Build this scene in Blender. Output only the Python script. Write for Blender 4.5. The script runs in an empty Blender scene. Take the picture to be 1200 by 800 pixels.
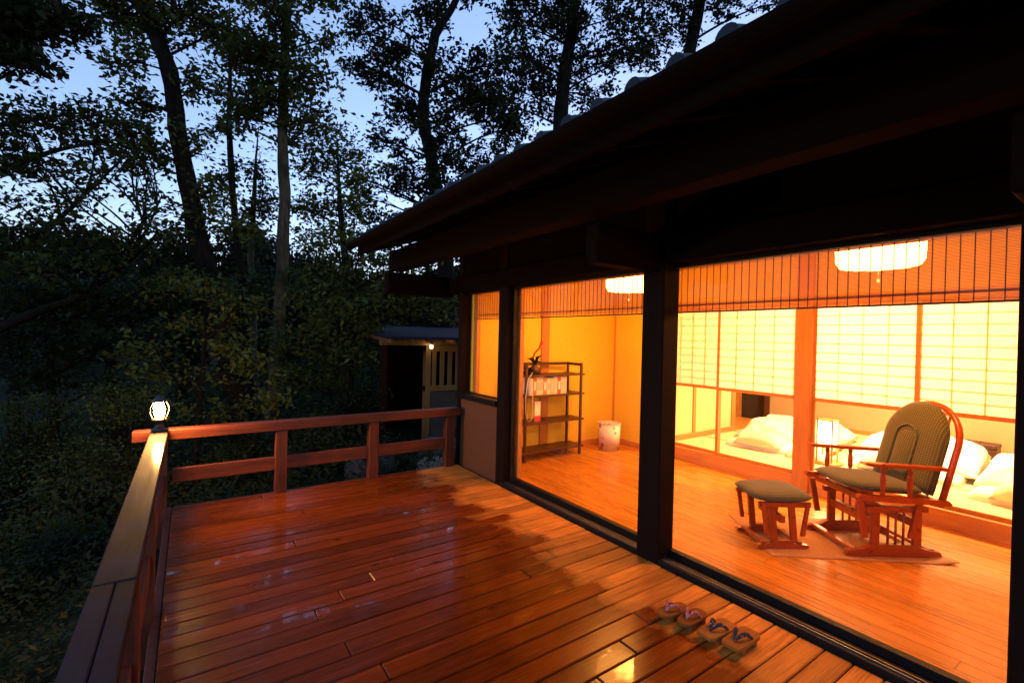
import bpy, math, random
import numpy as np
from mathutils import Vector, Matrix
R = math.radians
random.seed(7); RNG = np.random.default_rng(7)
scene = bpy.context.scene
col = scene.collection

# ------------------------------------------------------------------ camera, sky, exposure
F_PX, YAW, PITCH, ROLL, EYE = 546.1, 0.6057, -0.0089, 0.0228, 1.5
fw = Vector((math.sin(YAW)*math.cos(PITCH), math.cos(YAW)*math.cos(PITCH), math.sin(PITCH)))
r0 = Vector((math.cos(YAW), -math.sin(YAW), 0)); u0 = r0.cross(fw)
rt = r0*math.cos(ROLL) + u0*math.sin(ROLL); up = u0*math.cos(ROLL) - r0*math.sin(ROLL)
EYEP = Vector((0, 0, EYE))
cd = bpy.data.cameras.new('camera'); cam = bpy.data.objects.new('camera', cd); col.objects.link(cam)
M = Matrix((rt, up, -fw)).transposed().to_4x4(); M.translation = EYEP; cam.matrix_world = M
cd.sensor_width = 36; cd.lens = F_PX/1200*36; cd.clip_start = .05; cd.clip_end = 2000
scene.camera = cam

SUN_EL, SUN_ROT = 3.0, 60.0
w = bpy.data.worlds.new('World'); scene.world = w; w.use_nodes = True
wn = w.node_tree; wn.nodes.clear()
sky = wn.nodes.new('ShaderNodeTexSky'); sky.sky_type = 'NISHITA'; sky.sun_disc = False
sky.sun_elevation = R(SUN_EL); sky.sun_rotation = R(SUN_ROT); sky.air_density = 1.0; sky.dust_density = .3; sky.ozone_density = 2.8
bg = wn.nodes.new('ShaderNodeBackground'); bg.inputs[1].default_value = 0.15
wo = wn.nodes.new('ShaderNodeOutputWorld')
hs = wn.nodes.new('ShaderNodeGamma'); hs.inputs[1].default_value = .8      # whole-sky grade, flatter dusk gradient
tn = wn.nodes.new('ShaderNodeMix'); tn.data_type = 'RGBA'; tn.blend_type = 'MULTIPLY'; tn.inputs[0].default_value = 1; tn.inputs[7].default_value = (1.05, .88, 1.03, 1)
wn.links.new(sky.outputs[0], hs.inputs[0]); wn.links.new(hs.outputs[0], tn.inputs[6]); wn.links.new(tn.outputs[2], bg.inputs[0]); wn.links.new(bg.outputs[0], wo.inputs[0])
sl = bpy.data.lights.new('sun', 'SUN'); sl.energy = .02; sl.angle = R(20); sl.color = (1, .8, .6)
so = bpy.data.objects.new('sun', sl); col.objects.link(so)
so.rotation_euler = (R(90-SUN_EL), 0, R(180-SUN_ROT))
vs = scene.view_settings
vs.view_transform = 'Standard'; vs.look = 'None'; vs.gamma = 1; vs.exposure = 2.6; vs.use_curve_mapping = False
scene.render.engine = 'CYCLES'
scene.cycles.max_bounces = 10; scene.cycles.transparent_max_bounces = 24

def ray(px, py): return rt*((px-600)/F_PX) - up*((py-400)/F_PX) + fw
def on(px, py, ax, v):
    d = ray(px, py); i = 'xyz'.index(ax); return EYEP + d*((v-EYEP[i])/d[i])
def dep(px, py, d): return EYEP + ray(px, py)*d

# ------------------------------------------------------------------ helpers
def tag(o, label=None, cat=None, group=None, kind=None):
    if label: o['label'] = label
    if cat: o['category'] = cat
    if group: o['group'] = group
    if kind: o['kind'] = kind
    return o
def empty(name, loc=(0, 0, 0), rz=0, parent=None):
    o = bpy.data.objects.new(name, None); col.objects.link(o); o.location = loc; o.rotation_euler = (0, 0, rz)
    o.empty_display_size = .1
    if parent: o.parent = parent
    return o
def link(name, me, mat, parent=None, loc=None, rot=None):
    o = bpy.data.objects.new(name, me); col.objects.link(o)
    if mat and not me.materials: me.materials.append(mat)
    if parent: o.parent = parent
    if loc is not None: o.location = loc
    if rot is not None: o.rotation_euler = rot
    return o
class MB:
    def __init__(s): s.v = []; s.f = []; s.sm = []
    def add(s, vs, fs, smooth=False):
        b = len(s.v); s.v += [tuple(p) for p in vs]; s.f += [tuple(b+i for i in f) for f in fs]; s.sm += [smooth]*len(fs); return s
    def box(s, x0, x1, y0, y1, z0, z1, bv=0):
        if bv <= 0:
            vs = [(x, y, z) for z in (z0, z1) for y in (y0, y1) for x in (x0, x1)]
            return s.add(vs, [(0, 2, 3, 1), (4, 5, 7, 6), (0, 1, 5, 4), (2, 6, 7, 3), (0, 4, 6, 2), (1, 3, 7, 5)])
        c = ((x0+x1)/2, (y0+y1)/2, (z0+z1)/2); h = ((x1-x0)/2, (y1-y0)/2, (z1-z0)/2)
        bv = min(bv, *(k*.9 for k in h)); vs = []; idx = {}
        for sx in (-1, 1):
            for sy in (-1, 1):
                for sz in (-1, 1):
                    sg = (sx, sy, sz)
                    for a in range(3):
                        p = [c[k]+sg[k]*(h[k]-(0 if k == a else bv)) for k in range(3)]
                        idx[(sg, a)] = len(vs); vs.append(p)
        fs = []
        for a in range(3):
            b, d = (a+1) % 3, (a+2) % 3
            for sgn in (-1, 1):
                q = []
                for (i, j) in ((-1, -1), (1, -1), (1, 1), (-1, 1)):
                    t = [0]*3; t[a] = sgn; t[b] = i; t[d] = j; q.append(idx[(tuple(t), a)])
                fs.append(q if sgn > 0 else q[::-1])
            for i in (-1, 1):
                for j in (-1, 1):
                    t0 = [0]*3; t1 = [0]*3; t0[a] = -1; t1[a] = 1
                    for t in (t0, t1): t[b] = i; t[d] = j
                    q = [idx[(tuple(t0), b)], idx[(tuple(t1), b)], idx[(tuple(t1), d)], idx[(tuple(t0), d)]]
                    fs.append(q if i*j > 0 else q[::-1])
        for sx in (-1, 1):
            for sy in (-1, 1):
                for sz in (-1, 1):
                    q = [idx[((sx, sy, sz), a)] for a in range(3)]
                    fs.append(q if sx*sy*sz > 0 else q[::-1])
        return s.add(vs, fs)
    def tube(s, pts, rad, n=8, caps=True, smooth=True):
        pts = [Vector(p) for p in pts]; k = len(pts)
        if not hasattr(rad, '__len__'): rad = [rad]*k
        vs = []; ref = Vector((0, 0, 1)); prev = None
        for i, p in enumerate(pts):
            t = (pts[min(i+1, k-1)]-pts[max(i-1, 0)]).normalized()
            if prev is None:
                a = t.orthogonal().normalized()
            else:
                a = (prev - t*prev.dot(t)); a = a.normalized() if a.length > 1e-6 else t.orthogonal().normalized()
            prev = a; b = t.cross(a)
            for j in range(n):
                an = 2*math.pi*j/n; vs.append(p + (a*math.cos(an)+b*math.sin(an))*rad[i])
        fs = [(i*n+j, i*n+(j+1) % n, (i+1)*n+(j+1) % n, (i+1)*n+j) for i in range(k-1) for j in range(n)]
        s.add(vs, fs, smooth)
        if caps:
            b0 = len(s.v)-len(vs)
            s.f.append(tuple(b0+j for j in range(n))[::-1]); s.sm.append(False)
            s.f.append(tuple(b0+(k-1)*n+j for j in range(n))); s.sm.append(False)
        return s
    def lathe(s, prof, n=24, c=(0, 0, 0), smooth=True):
        vs = [(c[0]+r*math.cos(2*math.pi*j/n), c[1]+r*math.sin(2*math.pi*j/n), c[2]+z) for r, z in prof for j in range(n)]
        fs = [(i*n+j, i*n+(j+1) % n, (i+1)*n+(j+1) % n, (i+1)*n+j) for i in range(len(prof)-1) for j in range(n)]
        return s.add(vs, fs, smooth)
    def prism(s, outline, axis, a0, a1):
        # outline: list of 2D points (in the two other axes, cyclic order)
        n = len(outline)
        def mk(p, a):
            return {'y': (p[0], a, p[1]), 'x': (a, p[0], p[1]), 'z': (p[0], p[1], a)}[axis]
        vs = [mk(p, a0) for p in outline]+[mk(p, a1) for p in outline]
        fs = [tuple(range(n)), tuple(range(2*n-1, n-1, -1))]+[(i, n+i, n+(i+1) % n, (i+1) % n) for i in range(n)]
        return s.add(vs, fs)
    def mesh(s, name):
        me = bpy.data.meshes.new(name); me.from_pydata(s.v, [], s.f)
        me.polygons.foreach_set('use_smooth', s.sm); me.update()
        import bmesh
        b = bmesh.new(); b.from_mesh(me); bmesh.ops.recalc_face_normals(b, faces=b.faces); b.to_mesh(me); b.free()
        return me
    def build(s, name, mat, parent=None, loc=None, rot=None): return link(name, s.mesh(name), mat, parent, loc, rot)
def fast_mesh(name, V, F, smooth=False):
    me = bpy.data.meshes.new(name); nf, k = F.shape
    me.vertices.add(len(V)); me.vertices.foreach_set('co', V.astype(np.float32).ravel())
    me.loops.add(nf*k); me.loops.foreach_set('vertex_index', F.astype(np.int32).ravel())
    me.polygons.add(nf); me.polygons.foreach_set('loop_start', np.arange(nf, dtype=np.int32)*k)
    me.polygons.foreach_set('loop_total', np.full(nf, k, dtype=np.int32))
    me.polygons.foreach_set('use_smooth', np.full(nf, smooth))
    me.update(calc_edges=True); return me
def copy_tree(o, parent=None):
    c = o.copy(); col.objects.link(c); c.parent = parent
    for ch in o.children: copy_tree(ch, c)
    return c

# ------------------------------------------------------------------ materials
class N:
    def __init__(s, name):
        s.m = bpy.data.materials.new(name); s.m.use_nodes = True; s.t = s.m.node_tree; s.t.nodes.clear()
        s.out = s.t.nodes.new('ShaderNodeOutputMaterial')
    def n(s, typ, **kw):
        nd = s.t.nodes.new('ShaderNode'+typ); ins = kw.pop('i', {})
        for k, v in kw.items(): setattr(nd, k, v)
        for k, v in ins.items():
            sk = nd.inputs[k]
            if hasattr(v, 'is_output') or isinstance(v, bpy.types.NodeSocket): s.t.links.new(v, sk)
            else: sk.default_value = v
        return nd
    def mix(s, f, a, b):
        nd = s.n('Mix', data_type='RGBA'); 
        for sk, v in ((nd.inputs['Factor'], f), (nd.inputs['A'], a), (nd.inputs['B'], b)) if False else ((nd.inputs[0], f), (nd.inputs[6], a), (nd.inputs[7], b)):
            if isinstance(v, bpy.types.NodeSocket): s.t.links.new(v, sk)
            else: sk.default_value = v
        return nd.outputs[2]
    def math(s, op, a, b=None, clamp=False):
        nd = s.n('Math', operation=op, use_clamp=clamp)
        for i, v in enumerate((a, b)):
            if v is None: continue
            if isinstance(v, bpy.types.NodeSocket): s.t.links.new(v, nd.inputs[i])
            else: nd.inputs[i].default_value = v
        return nd.outputs[0]
    def ramp(s, fac, a, b, ca=(0, 0, 0, 1), cb=(1, 1, 1, 1)):
        nd = s.n('ValToRGB', i={0: fac}); e = nd.color_ramp.elements
        e[0].position = a; e[1].position = b; e[0].color = ca; e[1].color = cb; return nd.outputs[0]
    def coords(s, kind='Object', scale=(1, 1, 1)):
        if kind == 'World': v = s.n('NewGeometry').outputs['Position']
        else: v = s.n('TexCoord').outputs[kind]
        return s.n('Mapping', i={0: v, 3: scale}).outputs[0]
    def noise(s, vec, sc, det=4, rough=.55, dist=0):
        return s.n('TexNoise', i={'Vector': vec, 'Scale': sc, 'Detail': det, 'Roughness': rough, 'Distortion': dist}).outputs[0]
    def bump(s, h, st=.3, d=.01): return s.n('Bump', i={'Height': h, 'Strength': st, 'Distance': d}).outputs[0]
    def done(s, sh): s.t.links.new(sh, s.out.inputs[0]); return s.m
def c4(c): return (c[0], c[1], c[2], 1)

def wood(name, c1, c2, rough=.45,  axis='x', grain=1.0, weather=0, wcol=(.12, .11, .11), rnd=.25, coat=0, knots=0.0):
    g = N(name); st = {'x': (1.2, 14, 14), 'y': (14, 1.2, 14), 'z': (14, 14, 1.2)}[axis]
    oi = g.n('ObjectInfo').outputs['Random']
    v = g.n('VectorMath', operation='ADD', i={0: g.coords('World', st), 1: g.n('CombineXYZ', i={0: g.math('MULTIPLY', oi, 71.3), 1: g.math('MULTIPLY', oi, 37.7), 2: g.math('MULTIPLY', oi, 51.1)}).outputs[0]}).outputs[0]
    n1 = g.noise(v, 1.5*grain, 5, .6, .6); n2 = g.noise(v, 6*grain, 3, .6)
    f = g.math('ADD', g.math('MULTIPLY', n1, .7), g.math('MULTIPLY', n2, .3))
    c = g.mix(g.ramp(f, .32, .68), c4(c1), c4(c2))
    if knots:
        vv = g.coords('World', {'x': (1.2, 3, 3), 'y': (3, 1.2, 3), 'z': (3, 3, 1.2)}[axis])
        vo = g.n('TexVoronoi', i={'Vector': vv, 'Scale': 1.7}).outputs['Distance']
        kn = g.math('SUBTRACT', 1, g.ramp(vo, .015, .09), True)
        c = g.mix(g.math('MULTIPLY', kn, knots), c, c4([k*.3 for k in c1]))
    bri = g.math('ADD', 1-rnd/2, g.math('MULTIPLY', oi, rnd))
    c = g.n('VectorMath', operation='SCALE', i={0: c, 3: bri}).outputs[0]
    if weather:
        wv = g.noise(g.coords('World', (3, 3, 3)), 2, 5, .6)
        c = g.mix(g.math('MULTIPLY', g.ramp(wv, .4, .62), weather), c, c4(wcol))
    rr = g.math('ADD', rough-.1, g.math('MULTIPLY', n1, .25))
    p = g.n('BsdfPrincipled', i={'Base Color': c, 'Roughness': rr, 'Normal': g.bump(f, .25, .004), 'Coat Weight': coat, 'Coat Roughness': .12, 'Specular IOR Level': .06 if rough >= .7 else .45})
    return g.done(p.outputs[0])
def plain(name, c, rough=.5, metal=0, var=.15, sc=8, bump=.1, **kw):
    g = N(name); v = g.coords('World'); n1 = g.noise(v, sc, 5)
    cc = g.mix(g.ramp(n1, .3, .7), c4([k*(1-var) for k in c]), c4([min(1, k*(1+var)) for k in c]))
    i = {'Base Color': cc, 'Roughness': rough, 'Metallic': metal, 'Normal': g.bump(n1, bump, .005)}; i.update(kw)
    return g.done(g.n('BsdfPrincipled', i=i).outputs[0])
def emit(name, c, st):
    g = N(name); return g.done(g.n('Emission', i={0: c4(c), 1: st}).outputs[0])
def glass(name, tint=(1, 1, 1)):
    g = N(name); fr = g.math('ADD', .005, g.math('MULTIPLY', .55, g.math('POWER', g.n('LayerWeight', i={0: .5}).outputs['Facing'], 5)))
    a = g.n('BsdfTransparent', i={0: c4(tint)}); b = g.n('BsdfGlossy', i={0: (1, 1, 1, 1), 1: .01})
    return g.done(g.n('MixShader', i={0: fr, 1: a.outputs[0], 2: b.outputs[0]}).outputs[0])
def leafmat(name, c1, c2, sc=1.2):
    g = N(name); v = g.coords('World'); n1 = g.noise(v, sc, 3); n2 = g.noise(v, 9, 2)
    f = g.math('ADD', g.math('MULTIPLY', n1, .6), g.math('MULTIPLY', n2, .4))
    c = g.mix(g.ramp(f, .35, .65), c4(c1), c4(c2))
    a = g.n('BsdfPrincipled', i={'Base Color': c, 'Roughness': .65, 'Specular IOR Level': .12})
    b = g.n('BsdfTranslucent', i={0: c})
    return g.done(g.n('MixShader', i={0: .3, 1: a.outputs[0], 2: b.outputs[0]}).outputs[0])
def bark(name, c1, c2):
    g = N(name); v = g.coords('World', (6, 6, 1.2)); n1 = g.noise(v, 3, 6, .65); n2 = g.noise(g.coords('World'), 2.5, 4)
    c = g.mix(g.ramp(n1, .35, .65), c4(c1), c4(c2)); c = g.mix(g.ramp(n2, .5, .65), c, c4([k*.9 for k in (c1[0]*.8, c1[1]*1.3, c1[2]*.6)]))
    return g.done(g.n('BsdfPrincipled', i={'Base Color': c, 'Roughness': .9, 'Specular IOR Level': .05, 'Normal': g.bump(n1, .8, .03)}).outputs[0])

# deck: red-stained boards, wet away from the wall with standing films of water
def deckmat():
    g = N('deck_wood'); oi = g.n('ObjectInfo').outputs['Random']
    off = g.n('CombineXYZ', i={0: g.math('MULTIPLY', oi, 71.3), 1: g.math('MULTIPLY', oi, 37.7), 2: 0.0}).outputs[0]
    pos = g.n('NewGeometry').outputs['Position']
    sx = g.n('SeparateXYZ', i={0: pos}).outputs[0]
    v = g.n('VectorMath', operation='ADD', i={0: g.coords('World', (1.1, 16, 16)), 1: off}).outputs[0]
    n1 = g.noise(v, 1.6, 6, .62, .7); n2 = g.noise(v, 7, 3, .6)
    f = g.math('ADD', g.math('MULTIPLY', n1, .7), g.math('MULTIPLY', n2, .3))
    dry = g.mix(g.ramp(f, .36, .64), (.36, .12, .014, 1), (.70, .27, .040, 1))
    fine = g.noise(g.n('VectorMath', operation='ADD', i={0: g.coords('World', (2.2, 60, 60)), 1: off}).outputs[0], 1.5, 4, .7)
    dry = g.mix(g.math('MULTIPLY', g.ramp(fine, .55, .72), .65), dry, (.07, .02, .005, 1))
    dirt = g.noise(g.coords('World', (1.2, 1.6, 1)), 1.1, 5, .6)
    dry = g.mix(g.math('MULTIPLY', g.ramp(dirt, .52, .7), .45), dry, (.10, .035, .014, 1))
    # knots
    vk = g.n('TexVoronoi', i={'Vector': g.n('VectorMath', operation='ADD', i={0: g.coords('World', (1.3, 3.2, 1)), 1: off}).outputs[0], 'Scale': 1.6}).outputs['Distance']
    kn = g.math('SUBTRACT', 1, g.ramp(vk, .02, .10), True)
    dry = g.mix(g.math('MULTIPLY', kn, .75), dry, (.07, .02, .008, 1))
    bri = g.math('ADD', .68, g.math('MULTIPLY', oi, .6))
    dry = g.n('VectorMath', operation='SCALE', i={0: dry, 3: bri}).outputs[0]
    wet_c = g.n('VectorMath', operation='MULTIPLY', i={0: dry, 1: (.30, .15, .06)}).outputs[0]
    # the wet limit runs along the drip line, ragged from board to board
    nb = g.noise(g.coords('World', (1, 1, 1)), 3.0, 4, .6)
    lim = g.math('ADD', 1.98, g.math('ADD', g.math('MULTIPLY', g.math('SUBTRACT', nb, .5), .6), g.math('MULTIPLY', oi, .26)))
    wet = g.ramp(g.math('ADD', .5, g.math('MULTIPLY', g.math('SUBTRACT', lim, sx), 2.2)), .35, .65)
    npd = g.noise(g.coords('World', (.9, 2.6, 1)), 1.7, 4, .6, .4)
    film = g.math('MULTIPLY', g.ramp(npd, .555, .65), wet)
    cc = g.mix(wet, dry, wet_c)
    rg = g.n('Mix', data_type='FLOAT', i={0: wet, 2: g.math('ADD', .42, g.math('MULTIPLY', n1, .2)), 3: g.math('ADD', .17, g.math('MULTIPLY', n1, .16))}).outputs[0]
    cw = g.math('ADD', g.math('MULTIPLY', film, .95), g.math('MULTIPLY', wet, .05))
    p = g.n('BsdfPrincipled', i={'Base Color': cc, 'Roughness': rg, 'Normal': g.bump(f, .35, .003), 'Coat Weight': cw, 'Coat Roughness': .04, 'Coat Normal': g.bump(g.noise(g.coords('World'), 14, 2), .06, .004), 'Specular IOR Level': .16})
    return g.done(p.outputs[0])

M_DECK = deckmat()
M_RAIL = wood('rail_wood_x', (.035, .005, .0015), (.155, .028, .006), .5, 'x', knots=.6)
M_RAILZ = wood('rail_wood_z', (.035, .005, .0015), (.155, .028, .006), .5, 'z', knots=.6)
M_CAPRAIL = wood('rail_wood_weathered', (.012, .006, .005), (.052, .024, .017), .72, 'y', weather=.6, wcol=(.028, .028, .040), coat=.04)
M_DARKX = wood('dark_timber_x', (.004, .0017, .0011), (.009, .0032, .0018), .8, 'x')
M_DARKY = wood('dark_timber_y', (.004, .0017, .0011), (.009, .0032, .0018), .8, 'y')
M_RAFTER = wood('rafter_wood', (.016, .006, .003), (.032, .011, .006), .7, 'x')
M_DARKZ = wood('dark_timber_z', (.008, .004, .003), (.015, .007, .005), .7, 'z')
M_FLOOR = wood('floor_plank', (.34, .115, .010), (.62, .25, .028), .26, 'y', .9, rnd=.3, knots=.55)
M_PINEY = wood('pine_y', (.45, .17, .035), (.60, .26, .06), .4, 'y')
M_PINEX = wood('pine_x', (.45, .17, .035), (.60, .26, .06), .4, 'x')
M_PINEZ = wood('pine_z', (.42, .15, .03), (.56, .23, .05), .4, 'z')
M_CHAIR = wood('cherry_wood', (.30, .042, .007), (.42, .075, .013), .28, 'x', coat=.3)
M_SHELF = wood('walnut_shelf', (.045, .016, .010), (.09, .03, .016), .4, 'x')
M_BLACK = plain('black_aluminium', (.008, .007, .007), .45, 0, .2, **{'Specular IOR Level': .2})
M_STEEL = plain('steel_track', (.35, .33, .3), .3, 1)
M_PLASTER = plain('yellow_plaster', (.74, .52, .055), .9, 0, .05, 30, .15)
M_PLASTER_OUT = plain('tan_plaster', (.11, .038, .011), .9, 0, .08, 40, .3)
M_BEIGE = plain('beige_wall', (.44, .29, .15), .9, 0, .05, 30)
M_CEIL = wood('ceiling_board', (.45, .25, .10), (.6, .36, .16), .6, 'y')
M_GLASS = glass('window_glass')
M_TATAMI = plain('tatami_straw', (.62, .55, .30), .85, 0, .06, 60, .3)
M_TATAMI_EDGE = plain('tatami_cloth_edge', (.20, .22, .10), .9)
M_COTTON = plain('white_cotton', (.80, .74, .68), .9, 0, .03, 5, .1)
M_COTTONP = plain('pinkish_cotton', (.78, .62, .55), .9, 0, .06, 9, .1)
M_PILLOW = plain('cream_pillow_cover', (.80, .62, .42), .9, 0, .04, 9, .1)
M_TILE = plain('grey_roof_tile', (.014, .016, .022), .6, 0, .4, 6, .3, **{'Specular IOR Level': .25})
M_DOORSHADE = plain('painted_doorway_shade', (.03, .018, .012), .8)  # dark colour stands in for the unlit space behind the doorway
M_CONC = plain('grey_concrete', (.032, .032, .03), .9, 0, .3, 4, .4)
M_ROCK = plain('pale_rock', (.15, .13, .095), .9, 0, .25, 5, .8)
M_ROCKD = plain('dark_rock', (.035, .035, .032), .9, 0, .25, 5, .8)
M_METALROOF = plain('blue_grey_sheet_roof', (.012, .015, .026), .9, 0, **{'Specular IOR Level': .1})
M_SHEDWOOD = wood('shed_wood', (.09, .05, .016), (.16, .09, .03), .65, 'z')
M_CORD = plain('brown_cord', (.10, .028, .012), .8)
M_MAT = plain('brown_woven_mat', (.45, .22, .09), .85, 0, .12, 60, .4)
M_BRASS = plain('dark_bronze', (.05, .04, .03), .45, .6)

def reedmat():
    g = N('bamboo_reed'); v = g.coords('World', (1, 3, 120)); n1 = g.noise(v, 2, 3)
    c = g.mix(n1, (.36, .12, .02, 1), (.50, .19, .04, 1))
    a = g.n('BsdfPrincipled', i={'Base Color': c, 'Roughness': .5}); b = g.n('BsdfTranslucent', i={0: c})
    return g.done(g.n('MixShader', i={0: .45, 1: a.outputs[0], 2: b.outputs[0]}).outputs[0])
M_REED = reedmat()
def papermat():
    g = N('shoji_paper'); n1 = g.noise(g.coords('World'), 40, 4)
    c = g.mix(n1, (.90, .87, .78, 1), (.96, .93, .85, 1))
    a = g.n('BsdfDiffuse', i={0: c}); b = g.n('BsdfTranslucent', i={0: c})
    return g.done(g.n('MixShader', i={0: .72, 1: a.outputs[0], 2: b.outputs[0]}).outputs[0])
M_PAPER = papermat()
def fabricmat():
    g = N('green_dotted_fabric'); v = g.coords('Object')
    s = g.n('SeparateXYZ', i={0: v}); k = 2*math.pi/.034
    a = g.math('MULTIPLY', s.outputs[0], k); b = g.math('MULTIPLY', s.outputs[1], k)
    d = g.math('MULTIPLY', g.math('SINE', g.math('ADD', a, b)), g.math('SINE', g.math('SUBTRACT', a, b)))
    dot = g.ramp(d, .72, .88)
    nz = g.noise(v, 300, 2)
    base = g.mix(nz, (.050, .050, .018, 1), (.085, .082, .034, 1))
    c = g.mix(dot, base, (.34, .29, .14, 1))
    return g.done(g.n('BsdfPrincipled', i={'Base Color': c, 'Roughness': .9, 'Normal': g.bump(nz, .3, .002), 'Sheen Weight': .2}).outputs[0])
M_FABRIC = fabricmat()
LAMP_C = (1.0, .38, .065)
M_MUNTIN = wood('pale_muntin', (.62, .50, .30), (.74, .62, .40), .5, 'z')
M_LAMPSHADE = emit('lit_lamp_shade', LAMP_C, 10.5)
M_LAMPSHADE2 = emit('lit_tatami_lamp', (1.0, .68, .34), 44)
M_ANDON = emit('lit_paper_lamp', (1.0, .60, .24), 6)
M_BULB = emit('lit_lantern_globe', (1.0, .48, .13), 240)
M_LEAFA = leafmat('leaf_a', (.026, .040, .009), (.092, .112, .022))
M_LEAFB = leafmat('leaf_b', (.017, .029, .009), (.056, .074, .019))
M_LEAFC = leafmat('leaf_c', (.038, .055, .009), (.115, .145, .022))
M_LEAFD = leafmat('leaf_dark', (.009, .016, .006), (.027, .037, .012))
M_BARK = bark('bark_dark', (.006, .005, .004), (.017, .013, .010))
M_BARKP = bark('bark_pale', (.024, .020, .014), (.10, .085, .055))

# ------------------------------------------------------------------ terrain
FX = 2.637      # outer face of the window sill
def smooth(a, b, t): t = np.clip((t-a)/(b-a), 0, 1); return t*t*(3-2*t)
def ground_z(x, y):
    x = np.asarray(x, float); y = np.asarray(y, float)
    z = -.55 - .42*np.clip(-.3-x, 0, 9) - .10*np.clip(y-6, 0, 12)*smooth(3.5, 0, x)
    z = z + .10*np.sin(x*1.3+.4)*np.sin(y*.9)
    d = np.hypot(x-2, y)
    z = z*(1-smooth(16, 40, d)) + (-4)*smooth(16, 40, d)
    az = np.arctan2(x, y)
    return z + smooth(45, 130, d)*(15 + 3*np.sin(az*5+1.0) + 1.5*np.sin(az*13)) * smooth(-2.2, -1.2, az)*smooth(2.4, 1.6, az)
def axis_pts(lim, near, n1, n2):
    a = np.linspace(-near, near, n1); g = np.geomspace(near, lim, n2)[1:]
    return np.concatenate([-g[::-1], a, g])
xs = axis_pts(900, 16, 66, 28); ys = axis_pts(900, 16, 66, 28)
GX, GY = np.meshgrid(xs, ys); GZ = ground_z(GX, GY)
V = np.stack([GX, GY, GZ], -1).reshape(-1, 3); nx, ny = len(xs), len(ys)
ii, jj = np.meshgrid(np.arange(nx-1), np.arange(ny-1)); b = (jj*nx+ii).ravel()
def groundmat():
    g = N('forest_soil'); v = g.coords('World'); n1 = g.noise(v, 1.5, 6, .65); n2 = g.noise(v, .05, 3)
    c = g.mix(g.ramp(n1, .35, .65), (.008, .007, .004, 1), (.014, .017, .007, 1))
    c = g.mix(g.ramp(n2, .45, .6), c, (.007, .012, .007, 1))
    return g.done(g.n('BsdfPrincipled', i={'Base Color': c, 'Roughness': .95, 'Specular IOR Level': .05, 'Normal': g.bump(n1, .8, .05)}).outputs[0])
tag(link('ground', fast_mesh('ground', V, np.stack([b, b+1, b+nx+1, b+nx], 1), True), groundmat()), kind='structure')

# ------------------------------------------------------------------ deck
deck = empty('deck', (0, 0, 0)); tag(deck, kind='structure')
PITCH_B = .1204; BW = .1145; y = .742 - PITCH_B*14; DECK_END = 4.86; DX0 = -.10; DX1 = 2.60
k = 0
while y < DECK_END-.02:
    y1 = min(y+BW, DECK_END)
    cut = {7: 2.03, 10: .74}.get(k-14, None)
    rnd = random.Random(k*13+5)
    if cut is None: cut = rnd.choice([None, .55+rnd.random()*.5, 1.5+rnd.random()*.6, None])
    if y1-y > .03:
        segs = [(DX0, DX1)] if cut is None else [(DX0, cut-.0025), (cut+.0025, DX1)]
        for (a, b_) in segs:
            dz = rnd.uniform(-.0015, .0015)
            MB().box(a, b_, y, y1, -.035+dz, 0+dz, .005).build('deck_board', M_DECK, deck)
    y += PITCH_B; k += 1
MB().box(DX0+.01, DX1, DECK_END+.004, DECK_END+.04, -.22, -.012, .004).build('fascia_board', M_RAIL, deck)
MB().box(DX0-.045, DX0-.003, -1.0, DECK_END+.04, -.22, -.012, .004).build('fascia_board', M_RAIL, deck)
for yy in (-.6, .8, 2.2, 3.6, 4.7):
    MB().box(DX0+.02, DX1, yy, yy+.09, -.16, -.038).build('joist', M_DARKX, deck)
for xx in (.0, 1.3, 2.4):
    for yy in (-.5, 2.1, 4.72):
        MB().box(xx, xx+.1, yy-.02, yy+.08, float(ground_z(xx, yy))-.3, -.16).build('deck_post', M_DARKZ, deck)

# ------------------------------------------------------------------ railings (far run and long side run)
rf = empty('deck_railing', (1.2, 4.83, 0)); tag(rf, 'red-brown timber railing along the short end of the deck, meeting the house wall', 'railing')
def part(mb, name, mat, parent):
    for i, p in enumerate(mb.v): mb.v[i] = tuple(Vector(p)-parent.location)
    return mb.build(name, mat, parent)
part(MB().box(-.37, 2.60, 4.76, 4.88, .585, .672, .006), 'top_rail', M_RAIL, rf)
part(MB().box(-.10, 2.42, 4.81, 4.85, .213, .334, .004), 'middle_rail', M_RAIL, rf)
for x0, x1 in ((.672, .772), (1.545, 1.645), (2.425, 2.535)):
    part(MB().box(x0, x1, 4.775, 4.865, -.005, .588, .004), 'post', M_RAILZ, rf)
rs = empty('deck_railing', (-.19, 2, 0)); tag(rs, 'long side railing with weathered wet grey cap board above the forest slope', 'railing')
part(MB().box(-.243, -.128, 1.93, 4.75, .650, .692, .005), 'cap_board', M_CAPRAIL, rs)
part(MB().box(-.243, -.184, -1.1, 1.926, .650, .692, .004), 'cap_board', M_CAPRAIL, rs)
part(MB().box(-.1815, -.128, -1.1, 1.926, .650, .6905, .004), 'cap_board', M_CAPRAIL, rs)
part(MB().box(-.20, -.145, -1.05, 4.74, .565, .652, .003), 'top_rail', M_RAIL, rs)
part(MB().box(-.19, -.15, -1.05, 4.74, .213, .334, .003), 'middle_rail', M_RAIL, rs)
for yy in (4.67, 3.06, 2.12, 1.18, .2, -.8):
    part(MB().box(-.232, -.132, yy-.05, yy+.05, -.25, .652, .004), 'post', M_RAILZ, rs)
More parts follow.
